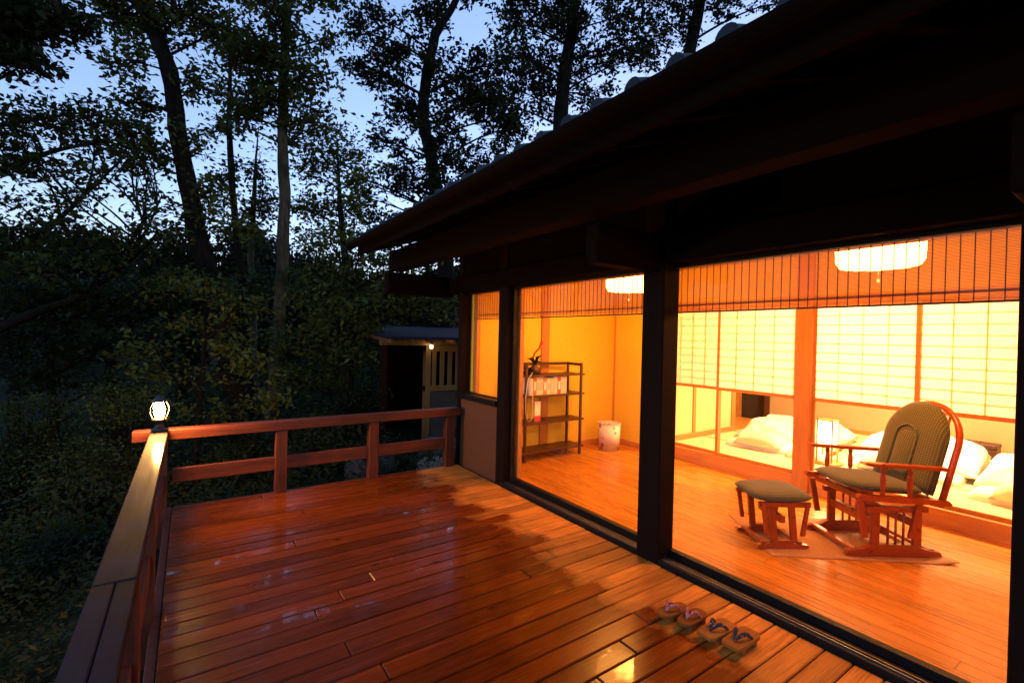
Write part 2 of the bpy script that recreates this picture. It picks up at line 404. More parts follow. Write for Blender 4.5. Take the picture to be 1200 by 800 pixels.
# corner lantern
ln = empty('post_lantern', (-.186, 4.62, .692)); tag(ln, 'small glowing lantern on the corner of the deck railing', 'lamp')
MB().lathe([(0, 0), (.055, 0), (.055, .02), (.03, .03), (.024, .075), (.05, .085), (.05, .10), (0, .10)], 20).build('base', M_BRASS, ln)
MB().lathe([(.014, .10), (.030, .118), (.038, .15), (.038, .19), (.030, .222), (.016, .24)], 24).build('globe', M_BULB, ln)
for a in range(4):
    c, s = math.cos(a*math.pi/2+.6), math.sin(a*math.pi/2+.6)
    MB().tube([(c*.05, s*.05, .10), (c*.07, s*.07, .15), (c*.07, s*.07, .19), (c*.045, s*.045, .24)], .003, 6).build('cage_wire', M_BRASS, ln)
MB().lathe([(.058, .236), (.06, .242), (.03, .262), (.008, .285), (0, .287)], 20).build('cap', M_BRASS, ln)

# ------------------------------------------------------------------ house
HO = Vector((5.2, 2, 0))
house = empty('house', HO); tag(house, 'single-storey timber house with wide glazing, dark eaves and grey tiled roof', 'house')
def hp(mb, name, mat): return part(mb, name, mat, house)
def sub(mb, name, mat, parent):
    for i, p in enumerate(mb.v): mb.v[i] = tuple(Vector(p)-HO)
    return mb.build(name, mat, parent)
Y_END = 4.96; CEIL = 2.42; SX = 5.17; TZ = .15; BX = 8.4
# foundations and floor
hp(MB().box(2.70, BX+.3, -1.3, Y_END-.02, -1.0, -.10), 'foundation', M_CONC)
flo = hp(MB().box(2.74, SX, -1.2, Y_END-.15, -.06, -.024), 'floor', M_PINEY)
pw = .098; x = 2.765; k = 0
while x < SX-.01:
    x1 = min(x+pw-.0015, SX-.001); rnd = random.Random(900+k); y0 = -1.2
    cuts = sorted([-1.2, 4.82] + [-.6+rnd.random()*1.2, 1.2+rnd.random()*1.2, 3.0+rnd.random()*1.1])
    for a, b_ in zip(cuts[:-1], cuts[1:]):
        sub(MB().box(x, x1, a, b_-.0012, -.022, 0, .0012), 'floor_plank', M_FLOOR, flo)
    x += pw; k += 1
# facade posts, beams
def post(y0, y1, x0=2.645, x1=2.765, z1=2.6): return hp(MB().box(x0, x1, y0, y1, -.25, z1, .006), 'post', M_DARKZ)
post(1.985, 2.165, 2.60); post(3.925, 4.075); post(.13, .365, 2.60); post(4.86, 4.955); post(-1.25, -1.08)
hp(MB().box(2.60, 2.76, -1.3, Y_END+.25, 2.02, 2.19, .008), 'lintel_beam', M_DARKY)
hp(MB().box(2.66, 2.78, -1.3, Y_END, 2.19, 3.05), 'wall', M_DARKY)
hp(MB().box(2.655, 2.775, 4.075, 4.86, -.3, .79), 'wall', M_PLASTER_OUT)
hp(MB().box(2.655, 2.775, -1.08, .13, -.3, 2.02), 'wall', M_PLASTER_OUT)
for yy in (5.18, 2.08, .25):
    hp(MB().box(1.83 if yy > 5 else 2.02, 2.66, yy-.06, yy+.06, 1.965, 2.21, .01), 'bracket_beam', M_DARKX)
hp(MB().box(1.90, 2.06, -1.4, 5.3, 2.235, 2.46, .01), 'eave_purlin', M_DARKY)
# interior jambs (warm wood) just behind the glass
for y0, y1 in ((2.045, 2.10), (2.155, 2.20), (3.88, 3.96), (.30, .36), (4.76, 4.81)):
    hp(MB().box(2.79, 2.84, y0, y1, 0, 2.02, .003), 'inner_jamb', M_PINEZ)
hp(MB().box(2.79, 2.90, -1.1, 4.82, 2.005, 2.10, .003), 'inner_head', M_PINEY)
hp(MB().box(2.78, 2.86, -1.1, 4.82, 2.10, CEIL+.02), 'wall', M_PLASTER)
hp(MB().box(2.776, 2.86, 4.05, 4.82, 0, .79), 'wall', M_PLASTER)
hp(MB().box(2.776, 2.86, -1.08, .13, 0, 2.02), 'wall', M_PLASTER)
# sliding window frames and panes
def window(y0, y1, z0, z1, sill=True):
    fw_ = .035; mb = MB(); X0, X1 = 2.715, 2.765
    mb.box(X0, X1, y0, y1, z0, z0+.045, .002); mb.box(X0, X1, y0, y1, z1-.035, z1, .002)
    mb.box(X0+.002, X1-.002, y0+.001, y0+fw_, z0+.04, z1-.03, .002); mb.box(X0+.002, X1-.002, y1-fw_, y1-.001, z0+.04, z1-.03, .002)
    wdw = hp(mb, 'window', M_BLACK)
    sub(MB().box(2.738, 2.744, y0+.02, y1-.02, z0+.03, z1-.02), 'glass_pane', M_GLASS, wdw)
    return wdw
window(.345, 2.055, .03, 2.03); window(2.10, 3.935, .03, 2.03); w3 = window(4.06, 4.90, .80, 2.03)
sub(MB().box(2.61, 2.74, 4.06, 4.93, .775, .835, .004), 'sill', M_BLACK, w3)
sl_ = hp(MB().box(2.605, 2.80, .13, 3.93, -.12, .035, .004), 'window_track', M_BLACK)
for xx in (2.63, 2.655): sub(MB().box(xx, xx+.004, .37, 3.87, .033, .043), 'track_rail', M_STEEL, sl_)
# interior walls, ceiling
hp(MB().box(2.78, BX+.2, 4.82, Y_END-.005, -.1, 3.0), 'end_wall', M_PLASTER)
hp(MB().box(2.78, BX+.2, -1.3, -1.2, -.1, 3.0), 'end_wall', M_PLASTER)
hp(MB().box(3.80, 3.93, 4.795, 4.83, 0, CEIL, .003), 'wall_post', M_PINEZ)
hp(MB().box(2.86, SX, 4.80, 4.824, 0, .07, .002), 'skirting', M_PINEX)
hp(MB().box(SX, SX+.09, 3.97, 4.82, 0, CEIL), 'partition_wall', M_PLASTER)
hp(MB().box(SX-.018, SX+.01, 3.97, 4.797, 0, .07, .002), 'skirting', M_PINEY)
hp(MB().box(SX-.012, SX+.03, 4.775, 4.799, .07, CEIL, .002), 'wall_post', M_PINEZ)
hp(MB().box(2.86, SX+.02, -1.2, 4.82, CEIL, CEIL+.03), 'ceiling', M_CEIL)
hp(MB().box(SX+.02, BX, -1.2, 4.9, CEIL+.1, CEIL+.13), 'ceiling', M_CEIL)
# tatami room
hp(MB().box(SX-.005, SX+.12, -1.2, 3.97, -.02, TZ, .004), 'step_board', M_PINEY)
hp(MB().box(SX+.0, SX+.11, -1.2, 3.97, 1.90, 1.99, .003), 'shoji_head_rail', M_PINEY)
hp(MB().box(SX+.02, SX+.09, -1.2, 3.97, 1.99, CEIL+.12), 'partition_wall', M_PLASTER)
hp(MB().box(SX-.035, SX+.12, 2.135, 2.285, 0, CEIL, .005), 'room_post', M_PINEZ)
hp(MB().box(SX-.01, SX+.11, 3.90, 3.99, 0, CEIL, .005), 'room_post', M_PINEZ)
hp(MB().box(BX, BX+.1, -1.2, 4.15, 0, 2.6), 'back_wall', M_BEIGE)
hp(MB().box(BX, BX+.1, 4.72, 4.82, 0, 2.6), 'back_wall', M_BEIGE)
hp(MB().box(BX, BX+.1, 4.15, 4.72, 1.85, 2.6), 'back_wall', M_BEIGE)
hp(MB().box(BX+.1, BX+.14, 4.0, 4.82, 0, 2.2), 'painted_doorway_shade', M_DOORSHADE)  # flat panel closing the doorway, its darkness painted into the colour
hp(MB().box(BX-.02, BX+.1, 4.13, 4.22, 0, 1.9, .003), 'door_post', M_SHELF)
hp(MB().box(BX-.02, BX+.1, 4.69, 4.76, 0, 1.9, .003), 'door_post', M_PINEZ)
hp(MB().box(BX-.012, BX+.01, -1.2, 4.13, TZ, TZ+.06, .003), 'skirting', M_PINEY)
lw = hp(MB().box(SX+.10, 6.86, 3.92, 4.0, 0, 2.6), 'side_wall', plain('cream_plaster', (.66, .52, .24), .9, 0, .05, 30, .15))
hp(MB().box(6.80, 6.90, 3.90, 4.02, 0, 2.5, .004), 'room_post', M_PINEZ)
hp(MB().box(5.825, 5.89, 3.905, 3.93, TZ, 2.5, .003), 'wall_post', M_PINEZ)
hp(MB().box(SX+.12, 6.80, 3.90, 3.924, TZ, TZ+.07, .003), 'skirting', M_PINEX)
tf = hp(MB().box(SX+.12, BX, -1.2, 4.82, .02, TZ-.02), 'tatami_floor', M_PINEY)
def tatami(x0, x1, y0, y1):
    t = sub(MB().box(x0+.002, x1-.002, y0+.002, y1-.002, TZ-.02, TZ, .003), 'tatami_mat', M_TATAMI, tf)
for i in range(4):
    x0 = SX+.12+i*.776
    for (a, b_) in ((-1.2, .6), (.6, 2.35), (2.35, 3.92)) if i % 2 == 0 else ((-1.2, -.3), (-.3, 1.45), (1.45, 3.15), (3.15, 3.92)):
        tatami(x0, x0+.776, a, b_)
        sub(MB().box(x0+.003, x0+.03, a+.003, b_-.003, TZ+.0005, TZ+.002), 'cloth_edge', M_TATAMI_EDGE, tf)

# shoji screens: paper above, clear glass below
def shoji(y0, y1, xo, nv, low=.945):
    X0, X1 = SX+xo, SX+xo+.03; st = .032; mb = MB()
    mb.box(X0, X1, y0, y0+st, TZ, 1.92, .002); mb.box(X0, X1, y1-st, y1, TZ, 1.92, .002)
    mb.box(X0+.001, X1-.001, y0+st-.002, y1-st+.002, TZ, TZ+.035, .002); mb.box(X0+.001, X1-.001, y0+st-.002, y1-st+.002, 1.88, 1.919, .002)
    mb.box(X0-.004, X1-.002, y0+st-.002, y1-st+.002, low-.018, low+.018, .002)
    s = hp(mb, 'shoji_screen', M_PINEZ)
    a, b_ = y0+st, y1-st
    for i in range(1, nv): 
        yy = a+(b_-a)*i/nv; sub(MB().box(X0+.008, X0+.02, yy-.0035, yy+.0035, low+.017, 1.881), 'muntin', M_MUNTIN, s)
    nh = 9
    for i in range(1, nh+1):
        zz = low+.018+(1.88-low-.018)*i/(nh+1); sub(MB().box(X0+.010, X0+.0215, a-.001, b_+.001, zz-.0030, zz+.0030), 'muntin', M_MUNTIN, s)
    sub(MB().box(X0+.003, X0+.004, a-.002, b_+.002, low+.016, 1.882), 'paper', M_PAPER, s)
    sub(MB().box(X0+.013, X0+.017, a-.002, b_+.002, TZ+.03, low-.016), 'glass_pane', M_GLASS, s)
shoji(3.15, 3.905, .055, 4); shoji(2.28, 3.18, .018, 4); shoji(1.30, 2.14, .018, 4); shoji(.47, 1.335, .055, 4); shoji(-.40, .50, .018, 4)
hp(MB().box(SX+.02, SX+.09, -1.2, -.40, TZ, 1.9), 'partition_wall', M_PLASTER)

# roof
SL = .36; EX = 1.58; EZ = 2.535
def rz(x): return EZ+SL*(x-EX)
Y0R, Y1R = -1.6, 5.36
RIDGE = 5.6
mb = MB(); mb.prism([(EX, rz(EX)-.05), (RIDGE, rz(RIDGE)-.05), (RIDGE, rz(RIDGE)-.02), (EX, rz(EX)-.02)], 'y', Y0R, Y1R)
mb.prism([(RIDGE, rz(RIDGE)-.05), (9.6, rz(RIDGE)-.05-SL*4.0), (9.6, rz(RIDGE)-.02-SL*4.0), (RIDGE, rz(RIDGE)-.02)], 'y', Y0R, Y1R)
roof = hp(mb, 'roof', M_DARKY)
yy = Y0R+.1
while yy < Y1R:
    sub(MB().prism([(EX+.02, rz(EX+.02)-.125), (2.7, rz(2.7)-.125), (2.7, rz(2.7)-.052), (EX+.02, rz(EX+.02)-.052)], 'y', yy, yy+.055), 'rafter', M_RAFTER, roof)
    yy += .4
sub(MB().box(EX-.025, EX+.008, Y0R, Y1R, rz(EX)-.15, rz(EX)-.02, .003), 'fascia_board', M_DARKY, roof)
sub(MB().prism([(EX, rz(EX)-.14), (2.75, rz(2.75)-.14), (2.75, rz(2.75)-.0), (EX, rz(EX)-.0)], 'y', Y1R-.002, Y1R+.028), 'barge_board', M_DARKX, roof)
gp = [(EX-.10+.055*math.cos(a_), rz(EX)-.035+.055*math.sin(a_)) for a_ in [math.pi+math.pi*i/10 for i in range(11)]]
gp += [(EX-.10+.05*math.cos(a_), rz(EX)-.035+.05*math.sin(a_)) for a_ in [2*math.pi-math.pi*i/10 for i in range(11)]]
sub(MB().prism(gp, 'y', Y0R, Y1R+.05), 'gutter', M_DARKY, roof)
# tile field (beyond the eave row the camera cannot tell tiles apart): wavy pan tiles
PT = .212; mbv = []; mbf = []
ny_ = int((Y1R-Y0R)/PT)*6; yl = Y0R+np.arange(ny_+1)*PT/6
prof = .035*np.cos(2*np.pi*np.arange(ny_+1)/6)
xr = np.linspace(EX-.02, RIDGE, 17)
Vt = np.array([(x, y_, rz(x)+.03+p+(0 if j % 2 else .012)) for j, x in enumerate(xr) for y_, p in zip(yl, prof)])-np.array(HO)
n_ = ny_+1; b = np.array([j*n_+i for j in range(16) for i in range(ny_)])
tfm = fast_mesh('tile_field', Vt, np.stack([b, b+1, b+n_+1, b+n_], 1), True)
o = link('tile_field', tfm, M_TILE, roof); o['kind'] = 'stuff'
# eave tiles: round cap with a disc end + drooping pan lip, one object per tile
tm = MB(); seg = 10
ring = [(math.cos(math.pi*i/seg)*.044, math.sin(math.pi*i/seg)*.044) for i in range(seg+1)]
va = [(0, p[0], p[1]) for p in ring]+[(.26, p[0], p[1]+.26*SL) for p in ring]
tm.add(va, [(i, i+1, seg+2+i, seg+1+i) for i in range(seg)], True)
disc = [(-.012, .046*math.cos(2*math.pi*i/16), -.002+.046*math.sin(2*math.pi*i/16)) for i in range(16)]
disc2 = [(.012, p[1], p[2]) for p in disc]
tm.add(disc+disc2, [tuple(range(16)), tuple(range(31, 15, -1))]+[(i, (i+1) % 16, 16+(i+1) % 16, 16+i) for i in range(16)])
lip = [(-.006, -PT+.05, .01), (-.006, -PT+.075, -.03), (-.006, -PT/2, -.05), (-.006, -.075, -.03), (-.006, -.05, .01), (-.006, -PT/2, -.012)]
tm.add(lip+[(p[0]+.015, p[1], p[2]) for p in lip], [(0, 1, 2, 5), (2, 3, 4, 5), (6, 11, 8, 7), (8, 11, 10, 9)]+[(i, 6+i, 6+(i+1) % 6, (i+1) % 6) for i in range(6)])
tme = tm.mesh('eave_tile'); tme.materials.append(M_TILE)
for i in range(int((Y1R-Y0R)/PT)+1):
    yy = .937+PT*round((Y0R-.937)/PT)+i*PT
    if yy > Y1R: break
    link('eave_tile', tme, None, roof, Vector((EX-.035, yy, rz(EX)+.035+random.uniform(-.004, .004)))-HO, (random.uniform(-.02, .02), 0, random.uniform(-.03, .03)))
tmm = MB().tube([(RIDGE, Y0R, rz(RIDGE)+.1), (RIDGE, Y1R, rz(RIDGE)+.1)], .14, 12)
sub(tmm, 'ridge_tile', M_TILE, roof)
mb = MB(); mb.prism([(RIDGE, rz(RIDGE)), (9.6, rz(RIDGE)-SL*4), (9.6, rz(RIDGE)-SL*4+.05), (RIDGE, rz(RIDGE)+.05)], 'y', Y0R, Y1R)
sub(mb, 'rear_tile_slope', M_TILE, roof)
# gable infill and outer back wall
hp(MB().box(BX+.15, BX+.3, -1.3, Y_END, -.2, 3.1), 'wall', M_DARKY)
hp(MB().prism([(2.70, 2.95), (BX+.2, 2.95), (RIDGE, rz(RIDGE)-.06)], 'y', Y_END-.12, Y_END-.02), 'gable_wall', M_PLASTER_OUT)

# ------------------------------------------------------------------ bamboo blinds
def blind(y0, y1, zt, zb, label, spacing):
    X = 2.779; t = empty('bamboo_blind', (X, (y0+y1)/2, zt)); tag(t, label, 'blind')
    L = y1-y0; mb = MB(); n = int((zt-zb-.03)/.0062)
    for i in range(n):
        z = -.02-i*.0062-random.uniform(0, .0006)
        mb.add([(0, -L/2, z), (0, L/2, z), (0, L/2, z-.0043), (0, -L/2, z-.0043)], [(0, 1, 2, 3)])
    o = mb.build('reed_sheet', M_REED, t); o['kind'] = 'stuff'
    H = zt-zb
    cm = MB().box(-.004, -.001, -.0019, .0019, -H+.004, 0).mesh('cord'); cm.materials.append(M_CORD)
    k = int(L/spacing)
    for i in range(k+1): link('cord', cm, None, t, (0, -L/2+.012+i*(L-.024)/k, 0))
    MB().box(-.012, .012, -L/2, L/2, -.022, 0, .003).build('head_slat', M_PINEY, t)
    MB().box(-.008, .008, -L/2, L/2, -H-.003, -H+.007, .003).build('bottom_slat', M_SHELF, t)
    MB().box(.003, .009, -L/2, L/2, -H+.045, -H+.057, .002).build('stiffener_slat', M_PINEY, t)
blind(.37, 2.035, 2.02, 1.695, 'wide bamboo blind drawn partly down over the pane in front of the rocking chair', .047)
blind(2.21, 3.87, 2.02, 1.695, 'wide bamboo blind drawn partly down over the pane in front of the bookshelf', .047)
blind(4.07, 4.75, 2.02, 1.70, 'narrow bamboo blind at the small window above the tan plaster wall', .047)

# ------------------------------------------------------------------ room lamps
def drum(name, loc, r, h, mat, label, ceil):
    t = empty(name, loc); tag(t, label, 'ceiling lamp')
    MB().lathe([(0, -h/2), (r*.90, -h/2), (r*.985, -h*.3), (r, h*.25), (r*.985, h/2)], 40).build('shade', mat, t)
    MB().lathe([(r*.99, h/2-.004), (r*1.012, h/2-.004), (r*1.012, h/2+.008), (r*.9, h/2+.008), (0, h/2+.008)], 40).build('rim', M_PINEY, t)
    MB().tube([(0, 0, h/2), (0, 0, ceil-loc[2]-.03)], .012, 8).build('stem', M_BRASS, t)
    MB().lathe([(0, ceil-loc[2]-.03), (.06, ceil-loc[2]-.03), (.05, ceil-loc[2]+.002)], 20).build('ceiling_rose', M_BRASS, t)
    MB().tube([(0, 0, -h/2), (0, 0, -h/2-.09)], .0015, 5).build('pull_string', M_COTTON, t)
    MB().lathe([(0, -h/2-.115), (.009, -h/2-.108), (.007, -h/2-.09), (0, -h/2-.088)], 10).build('pull_knob', M_COTTON, t)
    return t
drum('ceiling_lamp', (3.9, 1.214, 2.145), .25, .20, M_LAMPSHADE, 'glowing drum ceiling lamp hanging above the rocking chair', CEIL)
drum('ceiling_lamp', (3.9, 3.43, 2.13), .25, .20, M_LAMPSHADE, 'glowing drum ceiling lamp hanging in front of the bookshelf end', CEIL)
drum('ceiling_lamp', (6.7, 1.7, 2.28), .28, .18, M_LAMPSHADE2, 'glowing drum ceiling lamp over the futons behind the paper screens', CEIL+.1)

# ------------------------------------------------------------------ glider rocking chair and footstool
def capsule_grid(fn, nu, nv, mb, smooth=True):
    vs = [fn(i/nu, j/nv) for j in range(nv+1) for i in range(nu+1)]
    fs = [(j*(nu+1)+i, j*(nu+1)+i+1, (j+1)*(nu+1)+i+1, (j+1)*(nu+1)+i) for j in range(nv) for i in range(nu)]
    mb.add(vs, fs, smooth)
def cushion(outline_r, T, nr=9, na=48, crown=.35):
    """closed puffy cushion; outline_r(a)->(x,y) boundary in the plane, thickness T"""
    mb = MB(); vs = []; fs = []
    for sgn in (1, -1):
        b0 = len(vs)
        for j in range(nr+1):
            s = j/nr; h = T*.5*((1-s**4)**.5*(1-crown)+crown*(1-s**2))
            q = s if s < 1 else 1
            for i in range(na):
                x, y = outline_r(2*math.pi*i/na); vs.append((x*q, y*q, sgn*h))
        for j in range(nr):
            for i in range(na):
                f = (b0+j*na+i, b0+j*na+(i+1) % na, b0+(j+1)*na+(i+1) % na, b0+(j+1)*na+i); fs.append(f if sgn < 0 else f[::-1])
    mb.add(vs, fs, True); return mb
def weld(o):
    import bmesh
    b = bmesh.new(); b.from_mesh(o.data); bmesh.ops.remove_doubles(b, verts=b.verts, dist=.0004); bmesh.ops.recalc_face_normals(b, faces=b.faces); b.to_mesh(o.data); b.free()
    o.data.polygons.foreach_set('use_smooth', [True]*len(o.data.polygons)); return o
def superr(a, b, n=4.5):
    def f(t):
        c, s = math.cos(t), math.sin(t); k = (abs(c)**n+abs(s)**n)**(-1/n); return (a*k*c, b*k*s)
    return f
def runner_outline(L, h):
    o = [(-L/2, .012), (-L/2+.03, 0), (L/2-.03, 0), (L/2, .012), (L/2-.015, h*.45), (L/2-.12, h*.62), (L*.22, h), (-L*.22, h), (-L/2+.12, h*.62), (-L/2+.015, h*.45)]
    return o
CH = math.atan2(.65, -.76)+R(6)
MATZ = .006
ch = empty('rocking_chair', (4.27, 1.345, MATZ), CH); tag(ch, 'glider rocking chair with cherry-red wood frame and dotted green cushions', 'rocking chair')
W = .225
for s in (-1, 1):
    MB().prism(runner_outline(.68, .085), 'y', s*W-.02, s*W+.02).build('runner', M_CHAIR, ch)
    # base side: two uprights carrying a bearing rail, linked by swing arms to the seat
    for xx in (-.17, .13):
        MB().box(xx-.03, xx+.03, s*W-.013, s*W+.013, .075, .335, .004).build('upright', M_CHAIR, ch)
    MB().box(-.24, .20, s*W-.018, s*W+.018, .315, .355, .004).build('bearing_rail', M_CHAIR, ch)
    for xx in (-.075, -.02, .035):
        MB().tube([(xx, s*W, .08), (xx, s*W, .32)], .008, 8).build('spindle', M_CHAIR, ch)
    for x0, x1 in ((-.10, -.16), (.22, .27)):
        MB().prism([(x0-.02, .14), (x0+.02, .14), (x1+.02, .40), (x1-.02, .40)], 'y', s*(W+.032)-.009, s*(W+.032)+.009).build('swing_arm', M_CHAIR, ch)
    MB().prism([(-.34, .385), (.30, .415), (.31, .43), (.30, .455), (-.32, .425), (-.35, .40)], 'y', s*(W+.06)-.017, s*(W+.06)+.017).build('side_rail', M_CHAIR, ch)
    # arm rest on turned spindles
    MB().prism([(-.30, .632), (.24, .655), (.285, .668), (.275, .683), (.22, .678), (-.30, .655)], 'y', s*(W+.065)-.028, s*(W+.065)+.028).build('armrest', M_CHAIR, ch)
    for xx in (-.06, .13):
        z0, z1 = .435, .655
        MB().tube([(xx, s*(W+.062), z0+(z1-z0)*t) for t in (0, .15, .22, .3, .5, .7, .78, .85, 1)], [.013, .016, .011, .016, .019, .016, .011, .016, .013], 10).build('arm_spindle', M_CHAIR, ch)
for xx in (-.28, .27):
    MB().box(xx-.022, xx+.022, -W, W, .025, .05, .004).build('stretcher', M_CHAIR, ch)
MB().box(-.19, -.15, -W, W, .20, .26, .004).build('stretcher', M_CHAIR, ch)
MB().box(.11, .15, -W, W, .20, .26, .004).build('stretcher', M_CHAIR, ch)
MB().box(.20, .24, -W-.05, W+.05, .385, .43, .004).build('seat_rail', M_CHAIR, ch)
MB().box(-.30, -.26, -W-.05, W+.05, .375, .415, .004).build('seat_rail', M_CHAIR, ch)
weld(cushion(superr(.29, .265, 4), .10).build('seat_cushion', M_FABRIC, ch, (.03, 0, .475), (0, -.07, 0)))
# back: bent hoop and cushion, leaning back
TILT = R(15)
bk = (-.255, 0, .40)
def backpt(yv, hv, off=0):  # point in the back plane
    return Vector((bk[0]-hv*math.sin(TILT)+off*math.cos(TILT), yv, bk[2]+hv*math.cos(TILT)+off*math.sin(TILT)))
def hoop(hw, H, r, n=18):
    pts = [(-hw, -.02), (-hw, (H-hw)*.5), (-hw, H-hw)]
    pts += [(-hw*math.cos(math.pi*i/n), H-hw+hw*math.sin(math.pi*i/n)) for i in range(1, n)]
    return pts+[(hw, H-hw), (hw, (H-hw)*.5), (hw, -.02)]
MB().tube([backpt(a, b_, -.036) for a, b_ in hoop(.278, .695, .02)], .021, 10).build('back_hoop', M_CHAIR, ch)
for yv in (-.15, -.05, .05, .15):
    MB().tube([backpt(yv, .0, -.045), backpt(yv, .695-.278+math.sqrt(.278**2-yv**2), -.045)], .009, 8).build('back_spindle', M_CHAIR, ch)
def arch(hw, H):
    # outline as function of angle about the centre (0,0) at H/2
    def f(t):
        c, s = math.cos(t), math.sin(t); cy = H/2-hw
        # ray against box bottom / sides / top circle
        best = 9
        if abs(c) > 1e-6:
            k = hw/abs(c)
            if -H/2 <= k*s <= cy: best = min(best, k)
        if s < -1e-6:
            k = (H/2)/-s
            if abs(k*c) <= hw: best = min(best, k)
        B = -s*cy; C = cy*cy-hw*hw; D = B*B-C
        if D > 0:
            k = -B+math.sqrt(D)
            if k > 0 and k*s >= cy-1e-6: best = min(best, k)
        if best > 8: best = hw
        # soften the bottom corners
        x, y = best*c, best*s
        return (x, y)
    return f
# cushion built flat: local x = width, local y = up the back, local z = out of the back
def back_obj(mb, name, h, off):
    p = backpt(0, h, off); o = mb.build(name, M_FABRIC, ch)
    ex, ey = Vector((0, 1, 0)), Vector((-math.sin(TILT), 0, math.cos(TILT))); ez = ex.cross(ey)
    m = Matrix((ex, ey, ez)).transposed().to_4x4(); m.translation = p; o.matrix_local = m; return weld(o)
bc = back_obj(cushion(arch(.272, .66), .125, 9, 72, .15), 'back_cushion', .365, .03)
ip = back_obj(cushion(arch(.088, .36), .05, 8, 48, .5), 'inner_panel', .29, .084)
pp = [( (-.10 if i < 3 else 0), 0) for i in range(0)]
hp_ = [(a, b_+.10) for a, b_ in hoop(.094, .395, .0)]
MB().tube([backpt(a, b_, .098) for a, b_ in hp_], .007, 6).build('piping', M_FABRIC, ch)

st = empty('footstool', (3.675, 1.775, MATZ), math.atan2(.56, -.83)); tag(st, 'small gliding footstool with dotted green cushion beside the rocking chair', 'footstool')
for s in (-1, 1):
    MB().prism(runner_outline(.39, .06), 'y', s*.15-.018, s*.15+.018).build('runner', M_CHAIR, st)
    for x0, x1 in ((-.085, -.06), (.06, .085)):
        MB().prism([(x0-.022, .05), (x0+.022, .05), (x1+.022, .30), (x1-.022, .30)], 'y', s*.15-.011, s*.15+.011).build('upright', M_CHAIR, st)
    for x0, x1 in ((-.13, -.165), (.13, .165)):
        MB().prism([(x0-.014, .10), (x0+.014, .10), (x1+.014, .335), (x1-.014, .335)], 'y', s*.178-.008, s*.178+.008).build('swing_arm', M_CHAIR, st)
    MB().box(-.19, .19, s*.165-.014, s*.165+.014, .305, .34, .003).build('side_rail', M_CHAIR, st)
for xx in (-.13, .13):
    MB().box(xx-.02, xx+.02, -.15, .15, .022, .042, .003).build('stretcher', M_CHAIR, st)
MB().box(-.02, .02, -.15, .15, .18, .23, .003).build('stretcher', M_CHAIR, st)
weld(cushion(superr(.225, .205, 5), .095).build('seat_cushion', M_FABRIC, st, (0, 0, .372), (0, 0, 0)))

# woven mat below both, corners lifting a little
a = Vector((3.40, 1.63)); dv = Vector((.765, -.61)).normalized(); pv = Vector((.61, .765)).normalized()
mb = MB(); nu, nv = 40, 24; vs = []
for lay in (0, 1):
    for j in range(nv+1):
        for i in range(nu+1):
            p = a+dv*(1.25*i/nu)+pv*(.78*j/nv); e = max(0, i/nu-.82)/.18
            z = .001+.018*e*e*(1-j/nv)+.003*math.sin(i*.5)*(1 if j == 0 else .3)*(1 if i > 8 else 0)
            vs.append((p.x-a.x, p.y-a.y, max(.0005, z)+.004*lay))
n_ = (nu+1)*(nv+1); fs = []
for j in range(nv):
    for i in range(nu):
        q = j*(nu+1)+i; fs += [(q+n_, q+1+n_, q+nu+2+n_, q+nu+1+n_), (q, q+nu+1, q+nu+2, q+1)]
for i in range(nu): fs += [(i, i+1, i+1+n_, i+n_), (nv*(nu+1)+i, nv*(nu+1)+i+n_, nv*(nu+1)+i+1+n_, nv*(nu+1)+i+1)]
for j in range(nv): fs += [(j*(nu+1), j*(nu+1)+n_, (j+1)*(nu+1)+n_, (j+1)*(nu+1)), (j*(nu+1)+nu, (j+1)*(nu+1)+nu, (j+1)*(nu+1)+nu+n_, j*(nu+1)+nu+n_)]
mb.add(vs, fs, True)
tag(mb.build('floor_mat', M_MAT, None, (a.x, a.y, 0)), 'thin brown floor mat under the rocking chair and footstool', 'mat')

# ------------------------------------------------------------------ bookshelf and what stands on it
bs = empty('bookshelf', (3.76, 4.60, 0)); tag(bs, 'open dark wood shelf unit against the yellow end wall', 'bookshelf')
hw, dpt = .445, .13
for sx in (-1, 1):
    for sy in (-1, 1):
        MB().box(sx*hw-.016, sx*hw+.016, sy*dpt-.014, sy*dpt+.014, 0, 1.19, .003).build('post', M_SHELF, bs)
    MB().box(sx*hw-.012, sx*hw+.012, -dpt+.012, dpt-.012, 1.15, 1.185, .003).build('top_rail', M_SHELF, bs)
SHZ = (.12, .47, .80, 1.05)
for z in SHZ:
    MB().box(-hw-.06, hw+.06, -dpt-.012, dpt+.012, z-.022, z, .003).build('shelf_board', M_SHELF, bs)
MB().box(-hw+.014, hw-.014, dpt-.006, dpt+.006, 1.15, 1.188, .003).build('back_rail', M_SHELF, bs)
bcols = [(.75, .66, .5), (.62, .18, .08), (.80, .74, .6), (.78, .7, .45), (.55, .25, .2), (.8, .76, .66), (.7, .6, .3), (.74, .7, .6), (.6, .12, .08), (.8, .72, .5), (.72, .66, .55)]
bnames = ['buff', 'brick red', 'ivory', 'straw yellow', 'dull pink', 'white', 'mustard', 'pale grey', 'crimson', 'cream', 'oatmeal']
x = 3.76-.36; prev = 'the shelf post'
